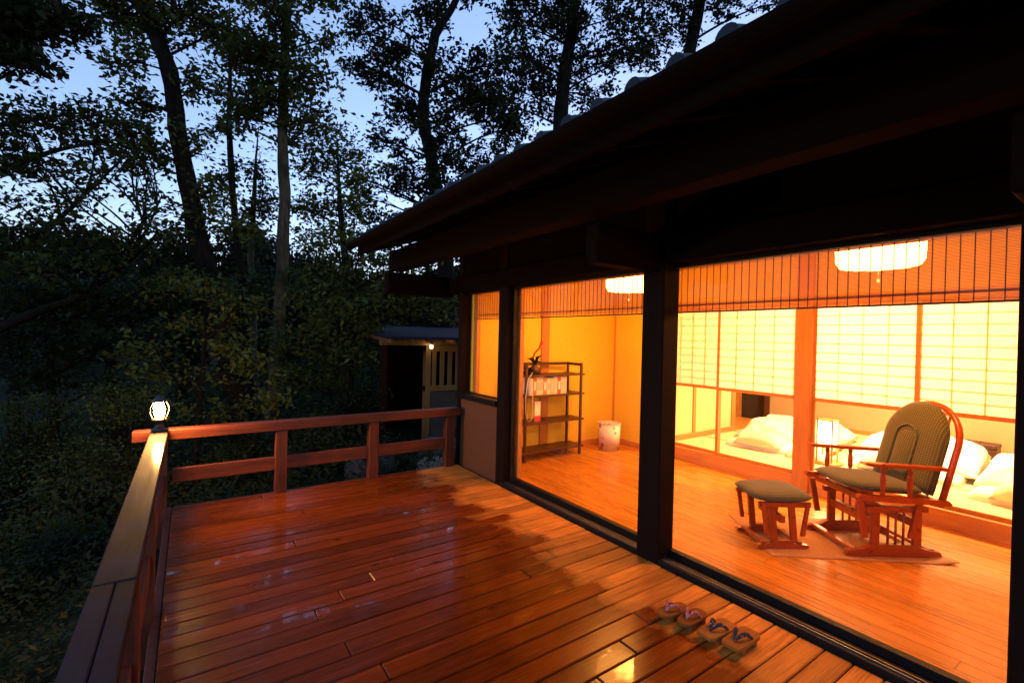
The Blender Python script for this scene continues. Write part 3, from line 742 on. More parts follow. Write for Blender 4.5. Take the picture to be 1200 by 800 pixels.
for i, c in enumerate(bcols):
    t = .042+.018*random.random(); h = .20+.035*random.random(); d = .15+.02*random.random()
    m = plain('book_cover_'+bnames[i].replace(' ', '_'), c, .5, 0, .1, 20)
    t0 = empty('book', (x+t/2, 4.51, .80)); lab = '%s spine book in the shelf row, next to %s' % (bnames[i], prev)
    tag(t0, lab, 'book', 'books on the second shelf of the bookshelf'); prev = 'the %s book' % bnames[i]
    MB().box(-t/2, -t/2+.003, 0, d, 0, h).box(t/2-.003, t/2, 0, d, 0, h).box(-t/2+.003, t/2-.003, -.002, .003, 0, h).build('cover', m, t0)
    MB().box(-t/2+.003, t/2-.003, .004, d-.005, .003, h-.004).build('page_block', M_COTTON, t0)
    MB().box(-t/2+.008, t/2-.008, -.0032, -.0021, h*.25, h*.7).build('title_band', plain('band%d' % i, [.9-k*.6 for k in c], .5), t0)
    x += t+.004
t0 = empty('booklet', (3.545, 4.53, .47)); tag(t0, 'white and red booklet standing alone on the lower middle shelf', 'booklet')
MB().box(-.045, .045, 0, .014, 0, .25, .002).build('cover', plain('booklet_white', (.82, .78, .7), .5), t0)
MB().box(-.044, .044, -.002, -.0005, .0, .07).build('red_band', plain('booklet_red', (.6, .05, .05), .5), t0)
# ornament with curved stem
t0 = empty('stem_ornament', (3.52, 4.58, 1.05)); tag(t0, 'dark ornament with one curved red stem on top of the bookshelf', 'ornament')
MB().lathe([(0, 0), (.06, 0), (.075, .03), (.07, .07), (.035, .10), (.03, .12), (.04, .13)], 20).build('pot', M_SHELF, t0)
MB().tube([(0, 0, .10), (-.03, 0, .2), (-.01, -.01, .26), (.06, -.01, .32), (.11, 0, .40)], [.014, .012, .011, .012, .022], 8).build('stem', plain('red_lacquer', (.35, .03, .02), .3), t0)
for k in range(7):
    an = k*.9; MB().tube([(0, 0, .11), (.05*math.cos(an), .05*math.sin(an), .16+.01*k), (.11*math.cos(an), .09*math.sin(an), .15+.015*k)], [.004, .012, .002], 5).build('leaf', M_LEAFD, t0)
t0 = empty('desk_telephone', (3.40, 4.55, 1.05)); tag(t0, 'small dark telephone set at the end of the bookshelf top', 'telephone')
MB().box(-.05, .05, -.08, .08, 0, .05, .012).build('base', M_BLACK, t0); MB().box(-.025, .025, -.09, .09, .055, .09, .012).build('handset', M_BLACK, t0)
pts = [(3.40, 4.46, 1.08), (3.31, 4.43, 1.0), (3.285, 4.43, .8), (3.29, 4.43, .62), (3.31, 4.43, .53), (3.35, 4.43, .50), (3.385, 4.43, .54), (3.39, 4.43, .7), (3.39, 4.44, .9), (3.39, 4.47, 1.05)]
tag(MB().tube([Vector(p)-Vector(pts[0]) for p in pts], .0035, 6).build('cable', plain('white_cable', (.8, .8, .8), .4), None, pts[0]), 'white cable looping down beside the bookshelf post', 'cable')
# paper waste bin
g = N('printed_paper'); v = g.coords('Object', (1, 1, 1)); vo = g.n('TexVoronoi', i={'Vector': v, 'Scale': 11}).outputs['Distance']; nz = g.noise(v, 9, 3)
cc = g.mix(g.ramp(g.math('MULTIPLY', vo, g.math('ADD', nz, .4)), .16, .3), (.45, .10, .12, 1), (.82, .70, .55, 1))
M_BIN = g.done(g.n('BsdfPrincipled', i={'Base Color': cc, 'Roughness': .6}).outputs[0])
t0 = empty('waste_bin', (4.74, 4.46, 0)); tag(t0, 'round paper waste bin with red print near the wall corner', 'waste bin')
MB().lathe([(0, .004), (.135, .004), (.138, 0), (.15, .36), (.146, .36), (.132, .012), (0, .012)], 28).build('body', M_BIN, t0)
MB().lathe([(.148, .352), (.154, .352), (.154, .366), (.145, .366), (.145, .352)], 28).build('rim', M_COTTONP, t0)

# ------------------------------------------------------------------ futons
from mathutils import noise as mnoise
def puff(name, mat, cx, cy, L, Wd, H, rz_, seed, parent=None, z0=TZ, wr=.04, nu=80, nv=60, pn=6):
    vs = []
    for j in range(nv+1):
        for i in range(nu+1):
            u, v_ = 2*i/nu-1, 2*j/nv-1
            e = max(0, 1-abs(u)**pn)**.5*max(0, 1-abs(v_)**pn)**.5
            x, y_ = u*L/2, v_*Wd/2
            q = mnoise.noise(Vector((x*2.2+seed, y_*2.2, seed*.7)))*wr*1.6+(.5-abs(mnoise.noise(Vector((x*4+seed, y_*3.4-seed, 3))+mnoise.noise_vector(Vector((x*2, y_*2, seed)))*.8)))*wr*2.2-wr*.8+mnoise.noise(Vector((x*11, y_*9+seed, 1)))*wr*.35
            edge = mnoise.noise(Vector((u*2+seed, v_*2, 9)))*.05
            z = H*e+q*e
            vs.append((x*(1+edge), y_*(1+edge), max(.0, z)))
    mb = MB(); fs = [(j*(nu+1)+i, j*(nu+1)+i+1, (j+1)*(nu+1)+i+1, (j+1)*(nu+1)+i) for j in range(nv) for i in range(nu)]
    n0 = len(vs)
    mb.add(vs, fs, True)
    bl = [i for i in range(nu+1)]+[j*(nu+1)+nu for j in range(1, nv+1)]+[nv*(nu+1)+i for i in range(nu-1, -1, -1)]+[j*(nu+1) for j in range(nv-1, 0, -1)]
    mb.f.append(tuple(bl[::-1])); mb.sm.append(False)
    return mb.build(name, mat, parent, (cx, cy, z0), (0, 0, rz_))
def futon(cx, cy, rz_, label, seed, mattress, quilt, pillow, mats):
    t = empty('futon', (cx, cy, TZ), rz_); tag(t, label, 'futon', None)
    L, Wd, H = mattress; puff('mattress', M_COTTON, 0, 0, L, Wd, H, 0, seed, t, -.002, .008, pn=14)
    x, y_, L, Wd, H = quilt; puff('quilt', mats[0], x, y_, L, Wd, H, .05, seed+3, t, mattress[2]-.03, .07)
    for k, (x, y_, L, Wd, H, zz) in enumerate(pillow): puff('pillow', mats[1], x, y_, L, Wd, H, .1*k, seed+9+k, t, zz, .02, 20, 14, 4)
    return t
futon(6.75, 3.02, R(6), 'rumpled white futon with cream pillows, nearest the dark doorway', 2.0, (1.7, 1.05, .09), (.25, .0, 1.35, 1.15, .20), [(-.66, .12, .48, .55, .14, .06), (-.72, -.42, .40, .42, .09, .0)], (M_COTTONP, M_PILLOW))
futon(6.95, 1.72, R(3), 'rumpled white futon quilt heaped behind the small paper floor lamp', 5.0, (1.7, .95, .09), (.1, 0, 1.5, 1.05, .19), [(-.75, .1, .36, .5, .10, .05)], (M_COTTON, M_PILLOW))
futon(6.62, .55, R(0), 'thick white futon with folded quilt behind the rocking chair backrest', 8.0, (1.75, 1.1, .11), (.1, 0, 1.5, 1.16, .18), [(-.70, .0, .42, .8, .16, .05)], (M_COTTON, M_PILLOW))
# lacquer box beyond the futon
t0 = empty('lacquer_box', (8.15, 1.44, TZ)); tag(t0, 'small dark lacquer box standing by the beige back wall', 'box')
MB().box(-.13, .13, -.17, .17, 0, .11, .006).box(-.12, .12, -.16, .16, .11, .12).build('box_body', M_SHELF, t0)
MB().box(-.135, .135, -.175, .175, .118, .17, .008).build('lid', M_SHELF, t0)
MB().lathe([(0, .17), (.012, .17), (.02, .19), (0, .2)], 12).build('knob', M_STEEL, t0)
# paper floor lamp
t0 = empty('paper_floor_lamp', (6.0, 2.30, TZ)); tag(t0, 'small lit paper floor lamp on the tatami beside the room post', 'lamp')
MB().lathe([(0, 0), (.16, 0), (.16, .02), (0, .025)], 24).build('base', M_PINEX, t0)
for sx in (-1, 1):
    for sy in (-1, 1): MB().box(sx*.075-.008, sx*.075+.008, sy*.075-.008, sy*.075+.008, .02, .50, .001).build('leg', M_PINEZ, t0)
MB().box(-.07, .07, -.07, .07, .19, .48).build('shade', M_ANDON, t0)
MB().box(-.084, .084, -.084, .084, .482, .496, .002).build('top_frame', M_PINEX, t0)

# ------------------------------------------------------------------ geta sandals on the deck
def geta(loc, L, Wd, rnd_n, mats, label, rot):
    t = empty('geta_sandal', loc, rot); tag(t, label, 'sandal', 'wooden sandals on the deck')
    f = superr(L/2, Wd/2, rnd_n); ol = [f(2*math.pi*i/28) for i in range(28)]
    # inset rim for a soft edge
    mb = MB(); z0, z1 = .028, .047
    lev = [(.97, z0), (1, z0+.004), (1, z1-.004), (.965, z1)]
    vs = [(x*k, y_*k, z) for k, z in lev for x, y_ in ol]
    mb.add(vs, [(l*28+i, l*28+(i+1) % 28, (l+1)*28+(i+1) % 28, (l+1)*28+i) for l in range(3) for i in range(28)]+[tuple(range(28))[::-1], tuple(range(84, 112))])
    mb.build('sole', mats[0], t)
    for xx in (.045, -.055): MB().box(xx-.014, xx+.014, -Wd/2+.006, Wd/2-.006, 0, .03, .002).build('tooth', mats[0], t)
    front = (.055*L/.225, 0, z1-.004)
    for s in (-1, 1):
        e = (-.035*L/.225, s*(Wd/2-.008), z1-.004)
        pts = [(front[0]*(1-k)+e[0]*k, s*(Wd/2-.010)*(k**.8), z1-.004+.034*math.sin(math.pi*min(1, k*.92+.08))) for k in [i/8 for i in range(9)]]
        MB().tube(pts, [.005, .0065, .0085, .0095, .010, .0095, .0085, .007, .005], 8).build('strap', mats[1], t)
    MB().tube([front, (front[0], 0, z1+.012)], .0045, 8).build('thong', mats[2], t)
g = N('dark_print_strap'); v = g.coords('World'); cc = g.mix(g.ramp(g.noise(v, 90, 2), 1.0*.6, .66), (.02, .018, .03, 1), (.4, .34, .28, 1))
M_STRAPD = g.done(g.n('BsdfPrincipled', i={'Base Color': cc, 'Roughness': .8}).outputs[0])
g = N('pink_print_strap'); cc = g.mix(g.ramp(g.noise(g.coords('World'), 80, 2), .45, .6), (.38, .05, .045, 1), (.6, .25, .2, 1))
M_STRAPP = g.done(g.n('BsdfPrincipled', i={'Base Color': cc, 'Roughness': .8}).outputs[0])
M_GETA = wood('geta_wood', (.24, .085, .016), (.38, .15, .03), .72, 'x'); M_GETA2 = wood('geta_wood_dark', (.17, .055, .011), (.28, .10, .02), .72, 'x')
geta((2.262, 1.219, 0), .225, .100, 7, (M_GETA, M_STRAPD, M_STRAPD), 'squared wooden sandal with dark printed straps, the outer one of its pair', math.pi+.02)
geta((2.232, 1.327, 0), .225, .100, 7, (M_GETA, M_STRAPD, M_STRAPD), 'squared wooden sandal with dark printed straps, the one beside the pink pair', math.pi-.06)
geta((2.212, 1.458, 0), .205, .090, 3.2, (M_GETA2, M_STRAPP, M_STRAPP), 'rounded wooden sandal with pink straps, the one beside the dark-strapped pair', math.pi+.05)
geta((2.180, 1.556, 0), .205, .090, 3.2, (M_GETA2, M_STRAPP, M_STRAPP), 'rounded wooden sandal with pink straps, the one away from the dark-strapped pair', math.pi-.12)

# ------------------------------------------------------------------ bath shed beyond the railing, rocks
SY = 8.0
sh = empty('bath_shed', (4.4, SY, -.6)); tag(sh, 'small shed with slatted opening and blue-grey sheet roof beyond the railing', 'shed')
gz = -.75
part(MB().box(3.62, 6.2, SY, SY+.15, gz, .46), 'lower_wall', M_CONC, sh)
part(MB().box(3.60, 6.2, SY-.02, SY+.10, .46, .56, .004), 'sill_beam', M_SHEDWOOD, sh)
part(MB().box(3.60, 6.2, SY-.02, SY+.10, 1.20, 1.32, .004), 'head_beam', M_SHEDWOOD, sh)
part(MB().box(3.60, 3.70, SY-.025, SY+.11, gz, 1.45, .004), 'corner_post', M_SHEDWOOD, sh)
x = 3.74
while x < 5.9:
    part(MB().box(x, x+.085, SY, SY+.03, .55, 1.21, .003), 'slat', M_SHEDWOOD, sh); x += .165
part(MB().box(3.62, 6.2, SY+2.2, SY+2.3, gz, 1.6), 'rear_wall', M_DARKX, sh)
part(MB().box(6.1, 6.2, SY+.15, SY+2.2, gz, 1.45), 'side_wall', M_DARKX, sh)
mb = MB(); mb.prism([(SY-.45, 1.43), (SY+2.5, 1.66), (SY+2.5, 1.70), (SY-.45, 1.47)], 'x', 2.70, 6.5); part(mb, 'roof', M_METALROOF, sh)
for xx in (2.75, 3.15, 3.55, 3.95, 4.35, 4.75, 5.15, 5.55):
    mb = MB(); mb.prism([(SY-.42, 1.36), (SY+2.4, 1.58), (SY+2.4, 1.65), (SY-.42, 1.43)], 'x', xx, xx+.05); part(mb, 'rafter', M_SHEDWOOD, sh)
part(MB().box(2.72, 6.4, SY-.12, SY+.0, 1.315, 1.425, .004), 'eave_beam', M_SHEDWOOD, sh)
part(MB().box(2.74, 2.84, SY-.1, SY, gz-.3, 1.32, .004), 'corner_post', M_DARKZ, sh)
wl = empty('eave_lamp', (3.62, SY-.20, 1.30)); tag(wl, 'tiny lit lamp under the eave of the bath shed', 'lamp')
MB().lathe([(0, -.04), (.025, -.03), (.03, 0), (.02, .03), (0, .035)], 16).build('bulb', emit('small_bulb', (1, .62, .28), 6), wl)
MB().lathe([(.02, .03), (.03, .03), (.03, .06), (0, .06)], 16).build('socket', M_BRASS, wl)
def rock(x, y_, r, sq, seed, mat, label):
    import bmesh
    b = bmesh.new(); bmesh.ops.create_icosphere(b, subdivisions=3, radius=1)
    for v_ in b.verts:
        n = v_.co.normalized(); k = 1+.35*mnoise.noise(n*1.3+Vector((seed, 0, 0)))+.10*mnoise.noise(n*4+Vector((0, seed, 0)))
        v_.co = Vector((n.x*r*1.45*k, n.y*r*k, n.z*r*sq*k))
    me = bpy.data.meshes.new('rock'); b.to_mesh(me); b.free()
    o = link('boulder', me, mat, None, (x, y_, float(ground_z(x, y_))+r*sq*.45), (0, 0, seed)); tag(o, label, 'boulder')
rock(2.9, 5.95, .30, .6, 1.2, M_ROCK, 'pale flat boulder lying just past the railing by the house corner')
rock(2.2, 6.7, .34, .8, 4.0, M_ROCKD, 'dark grey boulder in front of the bath shed')
rock(3.5, 7.0, .36, .7, 6.1, M_ROCKD, 'dark mossy boulder against the concrete base of the bath shed')

# ------------------------------------------------------------------ trees
def leaf_mesh(name, centers, sizes, rng, flat=.5, aspect=.5):
    n = len(centers)
    d = rng.normal(size=(n, 3)); d[:, 2] *= .6; d /= np.linalg.norm(d, axis=1)[:, None]
    nrm = rng.normal(size=(n, 3))*np.array([1-flat*.3, 1-flat*.3, 1]); nrm[:, 2] = np.abs(nrm[:, 2])+flat
    s = np.cross(d, nrm); s /= np.linalg.norm(s, axis=1)[:, None]+1e-9
    L = sizes[:, None]; W_ = L*aspect
    P = np.stack([centers-d*L*.5, centers+s*W_*.5-d*L*.08, centers+d*L*.5, centers-s*W_*.5-d*L*.08], 1)
    P[:, 1, 2] += sizes*.06; P[:, 3, 2] += sizes*.06
    return fast_mesh(name, P.reshape(-1, 3), np.arange(n*4).reshape(-1, 4))
def tree(name, label, trunk, depth, blobs, mleaf, mbark, leaf=.11, dens=1.0, seed=0, cat='tree', group=None, base_drop=True, thick=.8, per=26, spray=.26, limbs=()):
    rng = np.random.default_rng(seed+100); rr = random.Random(seed)
    pts = [(dep(p[0], p[1], depth), p[2]/F_PX*depth/2*.88) for p in trunk]
    # extend down to the ground
    p0, r0_ = pts[-1]
    if base_drop:
        gz_ = float(ground_z(p0.x, p0.y)); q = Vector((p0.x+.02, p0.y, gz_-.15))
        if q.z < p0.z: pts.append((q, r0_*1.25))
    base = pts[-1][0].copy()
    t = empty(name, base); tag(t, label, cat, group)
    wd = MB()
    P = [p for p, _ in pts][::-1]; Rr = [r for _, r in pts][::-1]
    # resample with slight wobble
    SP, SR = [], []
    for i in range(len(P)-1):
        for k in range(4):
            s = k/4; j = Vector((rr.uniform(-1, 1), rr.uniform(-1, 1), 0))*Rr[i]*.12
            SP.append(P[i].lerp(P[i+1], s)+j); SR.append((Rr[i]*(1-s)+Rr[i+1]*s)*rr.uniform(.94, 1.06))
    SP.append(P[-1]); SR.append(Rr[-1])
    wd.tube([p-base for p in SP], SR, 12); CP, CR = list(SP), list(SR)
    for lm in limbs:
        lq = [dep(p[0], p[1], depth+.3*i) for i, p in enumerate(lm)]; lq2, lr2 = [], []
        for i in range(len(lq)-1):
            for k in range(3): lq2.append(lq[i].lerp(lq[i+1], k/3)+Vector((0, 0, rr.uniform(-.02, .02)))); lr2.append((lm[i][2]*(1-k/3)+lm[i+1][2]*k/3)/F_PX*depth/2)
        lq2.append(lq[-1]); lr2.append(lm[-1][2]/F_PX*depth/2); wd.tube([p-base for p in lq2], lr2, 8); CP += lq2[4:]; CR += lr2[4:]
    C, S = [], []
    blobs = blobs+[(b0_[0]+rr.uniform(-1, 1)*b0_[2], b0_[1]+rr.uniform(-1, 1)*b0_[3]*1.1, b0_[2]*.7, b0_[3]*.75) for b0_ in blobs]
    for (bx_, by_, rx, ry) in blobs:
        dd = depth+rr.uniform(-.5, .5)*thick*1.2*(rx/F_PX*depth)
        c = dep(bx_, by_, dd); ax, az = rx/F_PX*dd, ry/F_PX*dd; ay = min(1.6, .5*(ax+az))*thick
        # limb from trunk point below the blob
        best = min(range(len(CP)), key=lambda i: (CP[i]-c).length + (3.0 if CP[i].z > c.z+.1 else 0)+.6*abs((c.z-CP[i].z)-.5*(Vector((c.x-CP[i].x, c.y-CP[i].y)).length)))
        a_ = CP[best]; ln_ = (c-a_).length
        if ln_ > .15:
            mid = a_.lerp(c, .5)+Vector((rr.uniform(-.12, .12), rr.uniform(-.12, .12), .12*rr.random()))*ln_
            lr = min(CR[best]*.65, .010+.010*ln_, .042)
            lp = [a_.lerp(mid, s).lerp(mid.lerp(c, s), s) for s in (0, .15, .3, .45, .6, .75, .9, 1)]
            wd.tube([p-base for p in lp], [lr*(1-.75*s/7)+.003 for s in range(8)], 7)
        else: lp = [a_, c]
        ns = max(5, int(rx*ry*math.pi/165*dens))
        for _ in range(ns):
            u = rng.normal(size=3); u /= np.linalg.norm(u); u *= rng.random()**(1/2.3)
            sc = c + rt*float(u[0]*ax) + Vector((0, 0, 1))*float(u[1]*az) + Vector((fw.x, fw.y, 0))*float(u[2]*ay)
            src = lp[rr.randrange(max(1, len(lp)//2), len(lp))]
            m_ = src.lerp(sc, .5)+Vector((0, 0, .05*(sc-src).length))
            wd.tube([src-base, m_-base, sc-base], [.009, .006, .003], 4, caps=False)
            n = int(per*rng.uniform(.5, 1.4)); spr = spray*rng.uniform(.6, 1.3)
            off = rng.normal(size=(n, 3))*np.array([spr, spr, spr*.62])*.6
            off = np.clip(off, -spr, spr)
            C.append(np.array(sc-base)+off); S.append(leaf*rng.uniform(.6, 1.35, n))
    wd.build('trunk', mbark, t)
    link('crown', leaf_mesh('crown', np.concatenate(C), np.concatenate(S), rng), mleaf, t)
    return t
# big leaning trunk
tree('oak_tree', 'tall oak with thick dark trunk leaning over the railing corner', [(158, -60, 13), (172, 15, 17), (200, 85, 20), (208, 150, 21), (222, 230, 22), (238, 300, 24), (256, 370, 25), (276, 470, 27), (296, 585, 32)], 7.6,
     [(150, 20, 48, 30), (130, -10, 50, 25), (215, 15, 45, 26), (150, 70, 26, 24), (160, 120, 22, 26), (235, 100, 26, 22), (178, 180, 16, 22), (250, 40, 26, 26), (240, 175, 20, 20), (255, 225, 20, 16), (262, 260, 26, 16), (190, -50, 90, 30), (215, 330, 40, 18)], M_LEAFA, M_BARK, .11, 1.0, 1)
tree('oak_tree', 'straight slender oak with pale lower trunk standing behind the railing', [(338, -60, 7), (336, 20, 10), (332, 100, 12), (331, 170, 13), (334, 240, 14), (330, 320, 15), (325, 400, 16), (320, 480, 17), (316, 580, 19)], 9.0,
     [(325, 25, 42, 34), (300, 60, 36, 26), (355, 90, 40, 28), (335, 110, 40, 26), (305, 110, 26, 22), (370, 130, 26, 18), (300, -20, 60, 30), (380, -5, 36, 24), (290, 140, 22, 16), (345, 165, 30, 16), (375, 55, 18, 14)], M_LEAFA, M_BARKP, .12, 1.2, 2)
tree('young_tree', 'thin young tree between the two large oaks, tallest of the thin stems', [(269, 5, 1), (270, 60, 4), (268, 150, 7), (272, 220, 8), (280, 300, 9), (290, 420, 10), (296, 480, 11)], 10.5,
     [(272, 60, 22, 30), (255, 100, 18, 18), (285, 120, 22, 18), (262, 150, 24, 18), (275, 200, 24, 20), (258, 235, 20, 16), (290, 250, 18, 16)], M_LEAFB, M_BARK, .12, 1.2, 3)
tree('young_tree', 'forked pale young tree close beside the slender straight oak', [(303, 150, 1), (300, 185, 3), (298, 230, 6), (294, 300, 8), (296, 345, 8), (298, 430, 9), (300, 480, 10)], 11,
     [(304, 190, 14, 18), (312, 220, 14, 20), (290, 275, 22, 14), (308, 260, 16, 14), (295, 330, 36, 18), (285, 350, 34, 18)], M_LEAFB, M_BARKP, .12, 1.1, 4)
tree('spreading_tree', 'broad spreading tree with low sweeping limbs left of the leaning oak', [(-70, 100, 18), (-62, 220, 24), (-50, 330, 28), (-36, 450, 30), (-28, 560, 34)], 7.0,
     [(30, 140, 44, 22), (70, 150, 46, 22), (110, 165, 46, 26), (25, 175, 40, 24), (150, 165, 36, 20), (60, 195, 48, 20), (120, 205, 40, 20), (175, 195, 28, 20), (20, 235, 36, 20), (80, 128, 30, 12), (15, 265, 30, 16), (90, 240, 30, 14), (60, 285, 48, 14), (130, 300, 40, 12), (20, 310, 40, 14), (160, 150, 26, 12), (188, 236, 26, 12), (165, 262, 34, 12), (120, 278, 46, 12), (70, 262, 36, 10)], M_LEAFB, M_BARK, .10, .72, 5, limbs=([(-52, 330, 14), (0, 300, 9), (55, 268, 7), (100, 228, 5), (140, 190, 3)], [(-60, 240, 14), (-10, 205, 8), (50, 180, 6), (110, 168, 4), (160, 160, 2)], [(-66, 160, 10), (-20, 150, 7), (40, 140, 5), (90, 132, 3)], [(-44, 400, 14), (30, 372, 10), (100, 345, 8), (145, 312, 6), (172, 270, 4), (190, 228, 1.5)]))
tree('overhanging_tree', 'dense dark tree whose leafy branches hang into the upper sky beyond the long railing', [(-160, -60, 16), (-150, 100, 22), (-130, 300, 26), (-115, 480, 28)], 6.0,
     [(15, 15, 44, 26), (55, 25, 36, 22), (10, 50, 40, 20), (30, 75, 26, 12), (-30, 30, 50, 40)], M_LEAFD, M_BARK, .11, 1.6, 6)
tree('beech_tree', 'large tree with forked dark limbs rising just past the far end of the roof', [(560, -60, 7), (530, 10, 9), (510, 40, 12), (500, 85, 14), (495, 140, 15), (508, 200, 17), (520, 270, 20), (524, 340, 22)], 12.0,
     [(430, 20, 34, 24), (425, 75, 22, 22), (455, 95, 30, 24), (475, 60, 30, 22), (500, 15, 34, 24), (540, 90, 40, 34), (490, 130, 42, 26), (450, 165, 22, 18), (470, 205, 30, 22), (520, 160, 44, 32), (565, 120, 40, 32), (550, 185, 44, 26), (505, 215, 44, 24), (590, 70, 30, 26), (600, 150, 40, 30), (560, -5, 22, 16), (440, 250, 26, 18), (430, 215, 22, 14)], M_LEAFD, M_BARK, .14, 1.35, 7)
tree('evergreen_oak', 'dense dark tree crown spreading behind the middle of the tiled roof', [(680, -60, 10), (672, 20, 14), (660, 90, 18), (655, 170, 20), (650, 300, 24)], 14.0,
     [(600, 20, 30, 24), (640, 20, 40, 30), (690, 20, 40, 30), (620, 70, 40, 30), (665, 70, 44, 30), (710, 65, 40, 28), (640, 120, 40, 24), (690, 110, 40, 24), (600, 105, 34, 24), (730, 20, 36, 24), (620, -30, 60, 30), (700, -30, 60, 30), (660, 40, 30, 30), (740, 70, 30, 16)], M_LEAFD, M_BARK, .15, 1.15, 8)
tree('evergreen_oak', 'open-crowned tree behind the roof where the eave leaves the sky', [(840, -80, 10), (820, 0, 14), (800, 100, 18), (790, 260, 22)], 15.0,
     [(770, 15, 40, 26), (820, 0, 44, 22), (860, 5, 40, 18), (760, 55, 34, 20), (800, 40, 34, 18), (840, -40, 70, 30), (770, -30, 60, 30), (900, -20, 50, 24)], M_LEAFD, M_BARK, .15, 1.1, 9)
tree('maple_tree', 'light green bushy tree between the slender oak and the roof end', [(395, 170, 1), (398, 240, 7), (404, 300, 9), (410, 400, 11)], 10.0,
     [(370, 165, 34, 18), (400, 185, 38, 18), (360, 205, 34, 18), (420, 215, 26, 16), (390, 235, 40, 16), (350, 245, 30, 14), (425, 250, 30, 16), (380, 270, 34, 12), (420, 285, 30, 14)], M_LEAFC, M_BARK, .11, 1.3, 10)
tree('maple_tree', 'low dark leafy tree spreading above the bath shed roof', [(410, 330, 5), (412, 380, 7), (408, 440, 8), (405, 500, 9)], 8.6,
     [(370, 350, 40, 22), (420, 330, 44, 22), (400, 380, 40, 24), (350, 400, 36, 24), (440, 370, 36, 20), (390, 430, 36, 22), (360, 450, 30, 18), (470, 345, 40, 18), (510, 360, 34, 18), (420, 300, 40, 16), (480, 310, 36, 16)], M_LEAFA, M_BARK, .11, 1.3, 11)
tree('understory_tree', 'low leafy tree lit by the corner lantern, by the leaning oak', [(240, 400, 5), (236, 450, 6), (232, 500, 7), (228, 550, 8)], 6.6,
     [(225, 375, 34, 12), (290, 360, 36, 14), (262, 405, 34, 10), (215, 440, 40, 10), (300, 430, 34, 12), (240, 480, 40, 9), (180, 410, 30, 10), (310, 470, 30, 10), (255, 335, 30, 10)], M_LEAFA, M_BARK, .09, .85, 12)
tree('understory_tree', 'dark leafy understory tree on the slope outside the long railing', [(60, 330, 6), (58, 400, 8), (62, 480, 9), (70, 560, 10)], 8.0,
     [(40, 340, 44, 20), (90, 350, 44, 20), (140, 345, 36, 18), (20, 390, 36, 20), (70, 400, 40, 20), (120, 400, 44, 22), (160, 395, 30, 20), (30, 440, 36, 20), (90, 450, 40, 20), (140, 445, 34, 18), (180, 350, 30, 18)], M_LEAFD, M_BARK, .10, 1.2, 13)
# darker trees further back in the wood
BACK = [('broad dark tree far back in the wood between the spreading tree and the leaning oak', 130, 18, 21), ('dark round-crowned tree standing far behind the slender pale oak', 270, 20, 22), ('dark far tree behind the light green bushy tree', 380, 19, 23), ('dark far tree rising behind the bath shed roof', 500, 17, 24), ('far dark tree at the foot of the spreading tree', 20, 16, 25), ('far dark tree filling the gap behind the two thin young trees', 215, 15, 26)]
for lab, px_, d_, sd in BACK:
    r_ = random.Random(sd)
    bl = [(px_+r_.uniform(-75, 75), 350+r_.uniform(-62, 75), r_.uniform(30, 46), r_.uniform(18, 28)) for _ in range(20)]
    tree('woodland_tree', lab, [(px_, 300, 6), (px_+4, 350, 8), (px_+2, 400, 10), (px_-3, 450, 12)], d_, bl, M_LEAFD, M_BARK, .22, 1.1, sd, thick=.6, spray=.5)
# shrubs
def shrub(px, py, d, rx, ry, label, mat, seed, leaf=.05, dens=3.2):
    c = dep(px, py, d); gz_ = float(ground_z(c.x, c.y)); rng = np.random.default_rng(seed); rr = random.Random(seed)
    base = Vector((c.x, c.y, gz_)); t = empty('shrub', base); tag(t, label, 'shrub', 'shrubs around the deck')
    ax, az = rx/F_PX*d, ry/F_PX*d; wd = MB(); C, S = [], []
    for _ in range(int(rx*ry*math.pi/160*dens)):
        u = rng.normal(size=3); u /= np.linalg.norm(u); u *= rng.random()**(1/2.6)
        p = c+Vector((float(u[0])*ax, float(u[1])*ax*.8, float(u[2])*az))
        if p.z < gz_+.05: p.z = gz_+.05+rr.random()*.2
        m_ = base.lerp(p, .5)+Vector((rr.uniform(-.1, .1), rr.uniform(-.1, .1), .1)); wd.tube([Vector((rr.uniform(-.05, .05), rr.uniform(-.05, .05), -.05)), m_-base, p-base], [.010, .006, .003], 4, caps=False)
        n = int(22*rng.uniform(.6, 1.4)); C.append(np.array(p-base)+rng.normal(size=(n, 3))*np.array([.09, .09, .05])); S.append(leaf*rng.uniform(.6, 1.4, n))
    wd.build('stems', M_BARK, t); link('foliage', leaf_mesh('foliage', np.concatenate(C), np.concatenate(S), rng), mat, t)
shrub(235, 572, 6.4, 42, 28, 'bright green shrub seen under the middle rail beside the corner post', M_LEAFC, 31)
shrub(270, 545, 7.2, 30, 30, 'green shrub growing around the foot of the leaning oak', M_LEAFA, 32)
shrub(370, 520, 7.0, 36, 40, 'dark shrub behind the railing between its two middle posts', M_LEAFD, 33)
shrub(420, 470, 8.2, 40, 40, 'dark shrub beside the open front of the bath shed', M_LEAFD, 34)
shrub(150, 470, 6.5, 40, 30, 'leafy shrub just outside the railing corner under the lantern', M_LEAFA, 35)
shrub(110, 560, 5.6, 60, 50, 'broad dark shrub crowding the outside of the cap board', M_LEAFB, 36)
shrub(40, 520, 6.2, 60, 60, 'large dark shrub on the slope below the understory tree', M_LEAFB, 37)
shrub(30, 660, 4.6, 70, 60, 'wide leafy shrub on the slope below the long railing', M_LEAFB, 38)
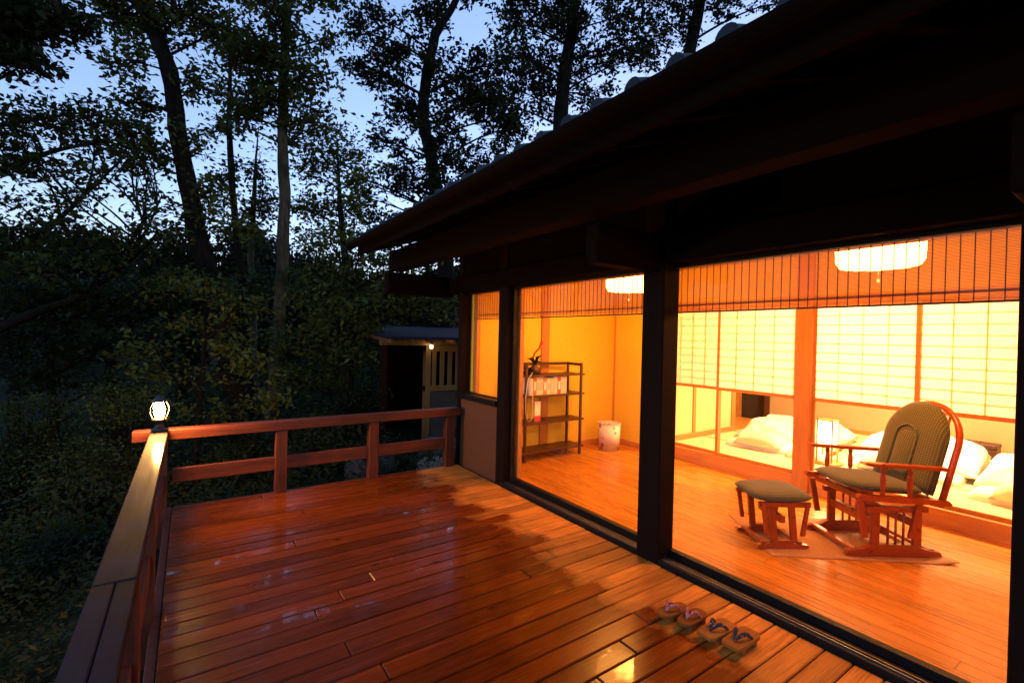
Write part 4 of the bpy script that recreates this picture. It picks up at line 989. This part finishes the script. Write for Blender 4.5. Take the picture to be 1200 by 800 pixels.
shrub(90, 690, 4.4, 40, 50, 'low dark shrub tucked below the weathered cap board', M_LEAFD, 39)
shrub(20, 780, 3.9, 60, 50, 'dark fern-like shrub far down the slope under the railing', M_LEAFD, 40)

# undergrowth all over the slope
n = 190000; rng = np.random.default_rng(77)
ang = rng.uniform(-.75, .75, n); rad = 3+24*rng.random(n)**.9
ux = rad*np.sin(ang)-.6; uy = rad*np.cos(ang)
ok = ~((ux > -.45) & (ux < 9) & (uy < 5.15)) & ~((ux > 2.5) & (uy > 7.4) & (uy < 10.6)); ux, uy = ux[ok], uy[ok]
hmax = .25+np.clip(np.hypot(ux, uy)-9, 0, 10)*.09+.6*np.clip(np.sin(ux*2.1+1)*np.sin(uy*1.7)+.4, 0, 1)
uz = ground_z(ux, uy)+hmax*rng.random(len(ux))
o = link('undergrowth', leaf_mesh('undergrowth', np.stack([ux, uy, uz], 1), .065*rng.uniform(.6, 1.5, len(ux))*np.clip(rad[ok]/7, .75, 1.8), rng, .9), M_LEAFD); tag(o, 'dense low undergrowth leaves covering the forest slope', 'undergrowth', kind='stuff')

# far conifer wood on the ridge
V, F = [], []
rr = random.Random(5)
for i in range(1500):
    az = rr.uniform(-.6, 1.2); d = rr.uniform(60, 150); x, y_ = d*math.sin(az), d*math.cos(az); z = float(ground_z(x, y_)); h = rr.uniform(3.5, 7.5); r_ = h*.2
    for lv in range(5):
        zb = z+h*(.08+.17*lv); zt = zb+h*.30; rb = r_*(1-lv*.18); b0 = len(V)
        for k in range(7):
            q = rb*(1 if k % 2 else .7)*rr.uniform(.85, 1.15); an = 2*math.pi*k/7+lv; V.append((x+q*math.cos(an), y_+q*math.sin(an), zb-rr.random()*.3))
        V.append((x, y_, zt)); F += [(b0+k, b0+(k+1) % 7, b0+7) for k in range(7)]
o = link('conifer_wood', fast_mesh('conifer_wood', np.array(V), np.array(F)), plain('conifer_needles', (.005, .010, .011), .9, 0, .4, .3)); tag(o, 'far dark conifer wood covering the ridge', 'forest', kind='stuff')
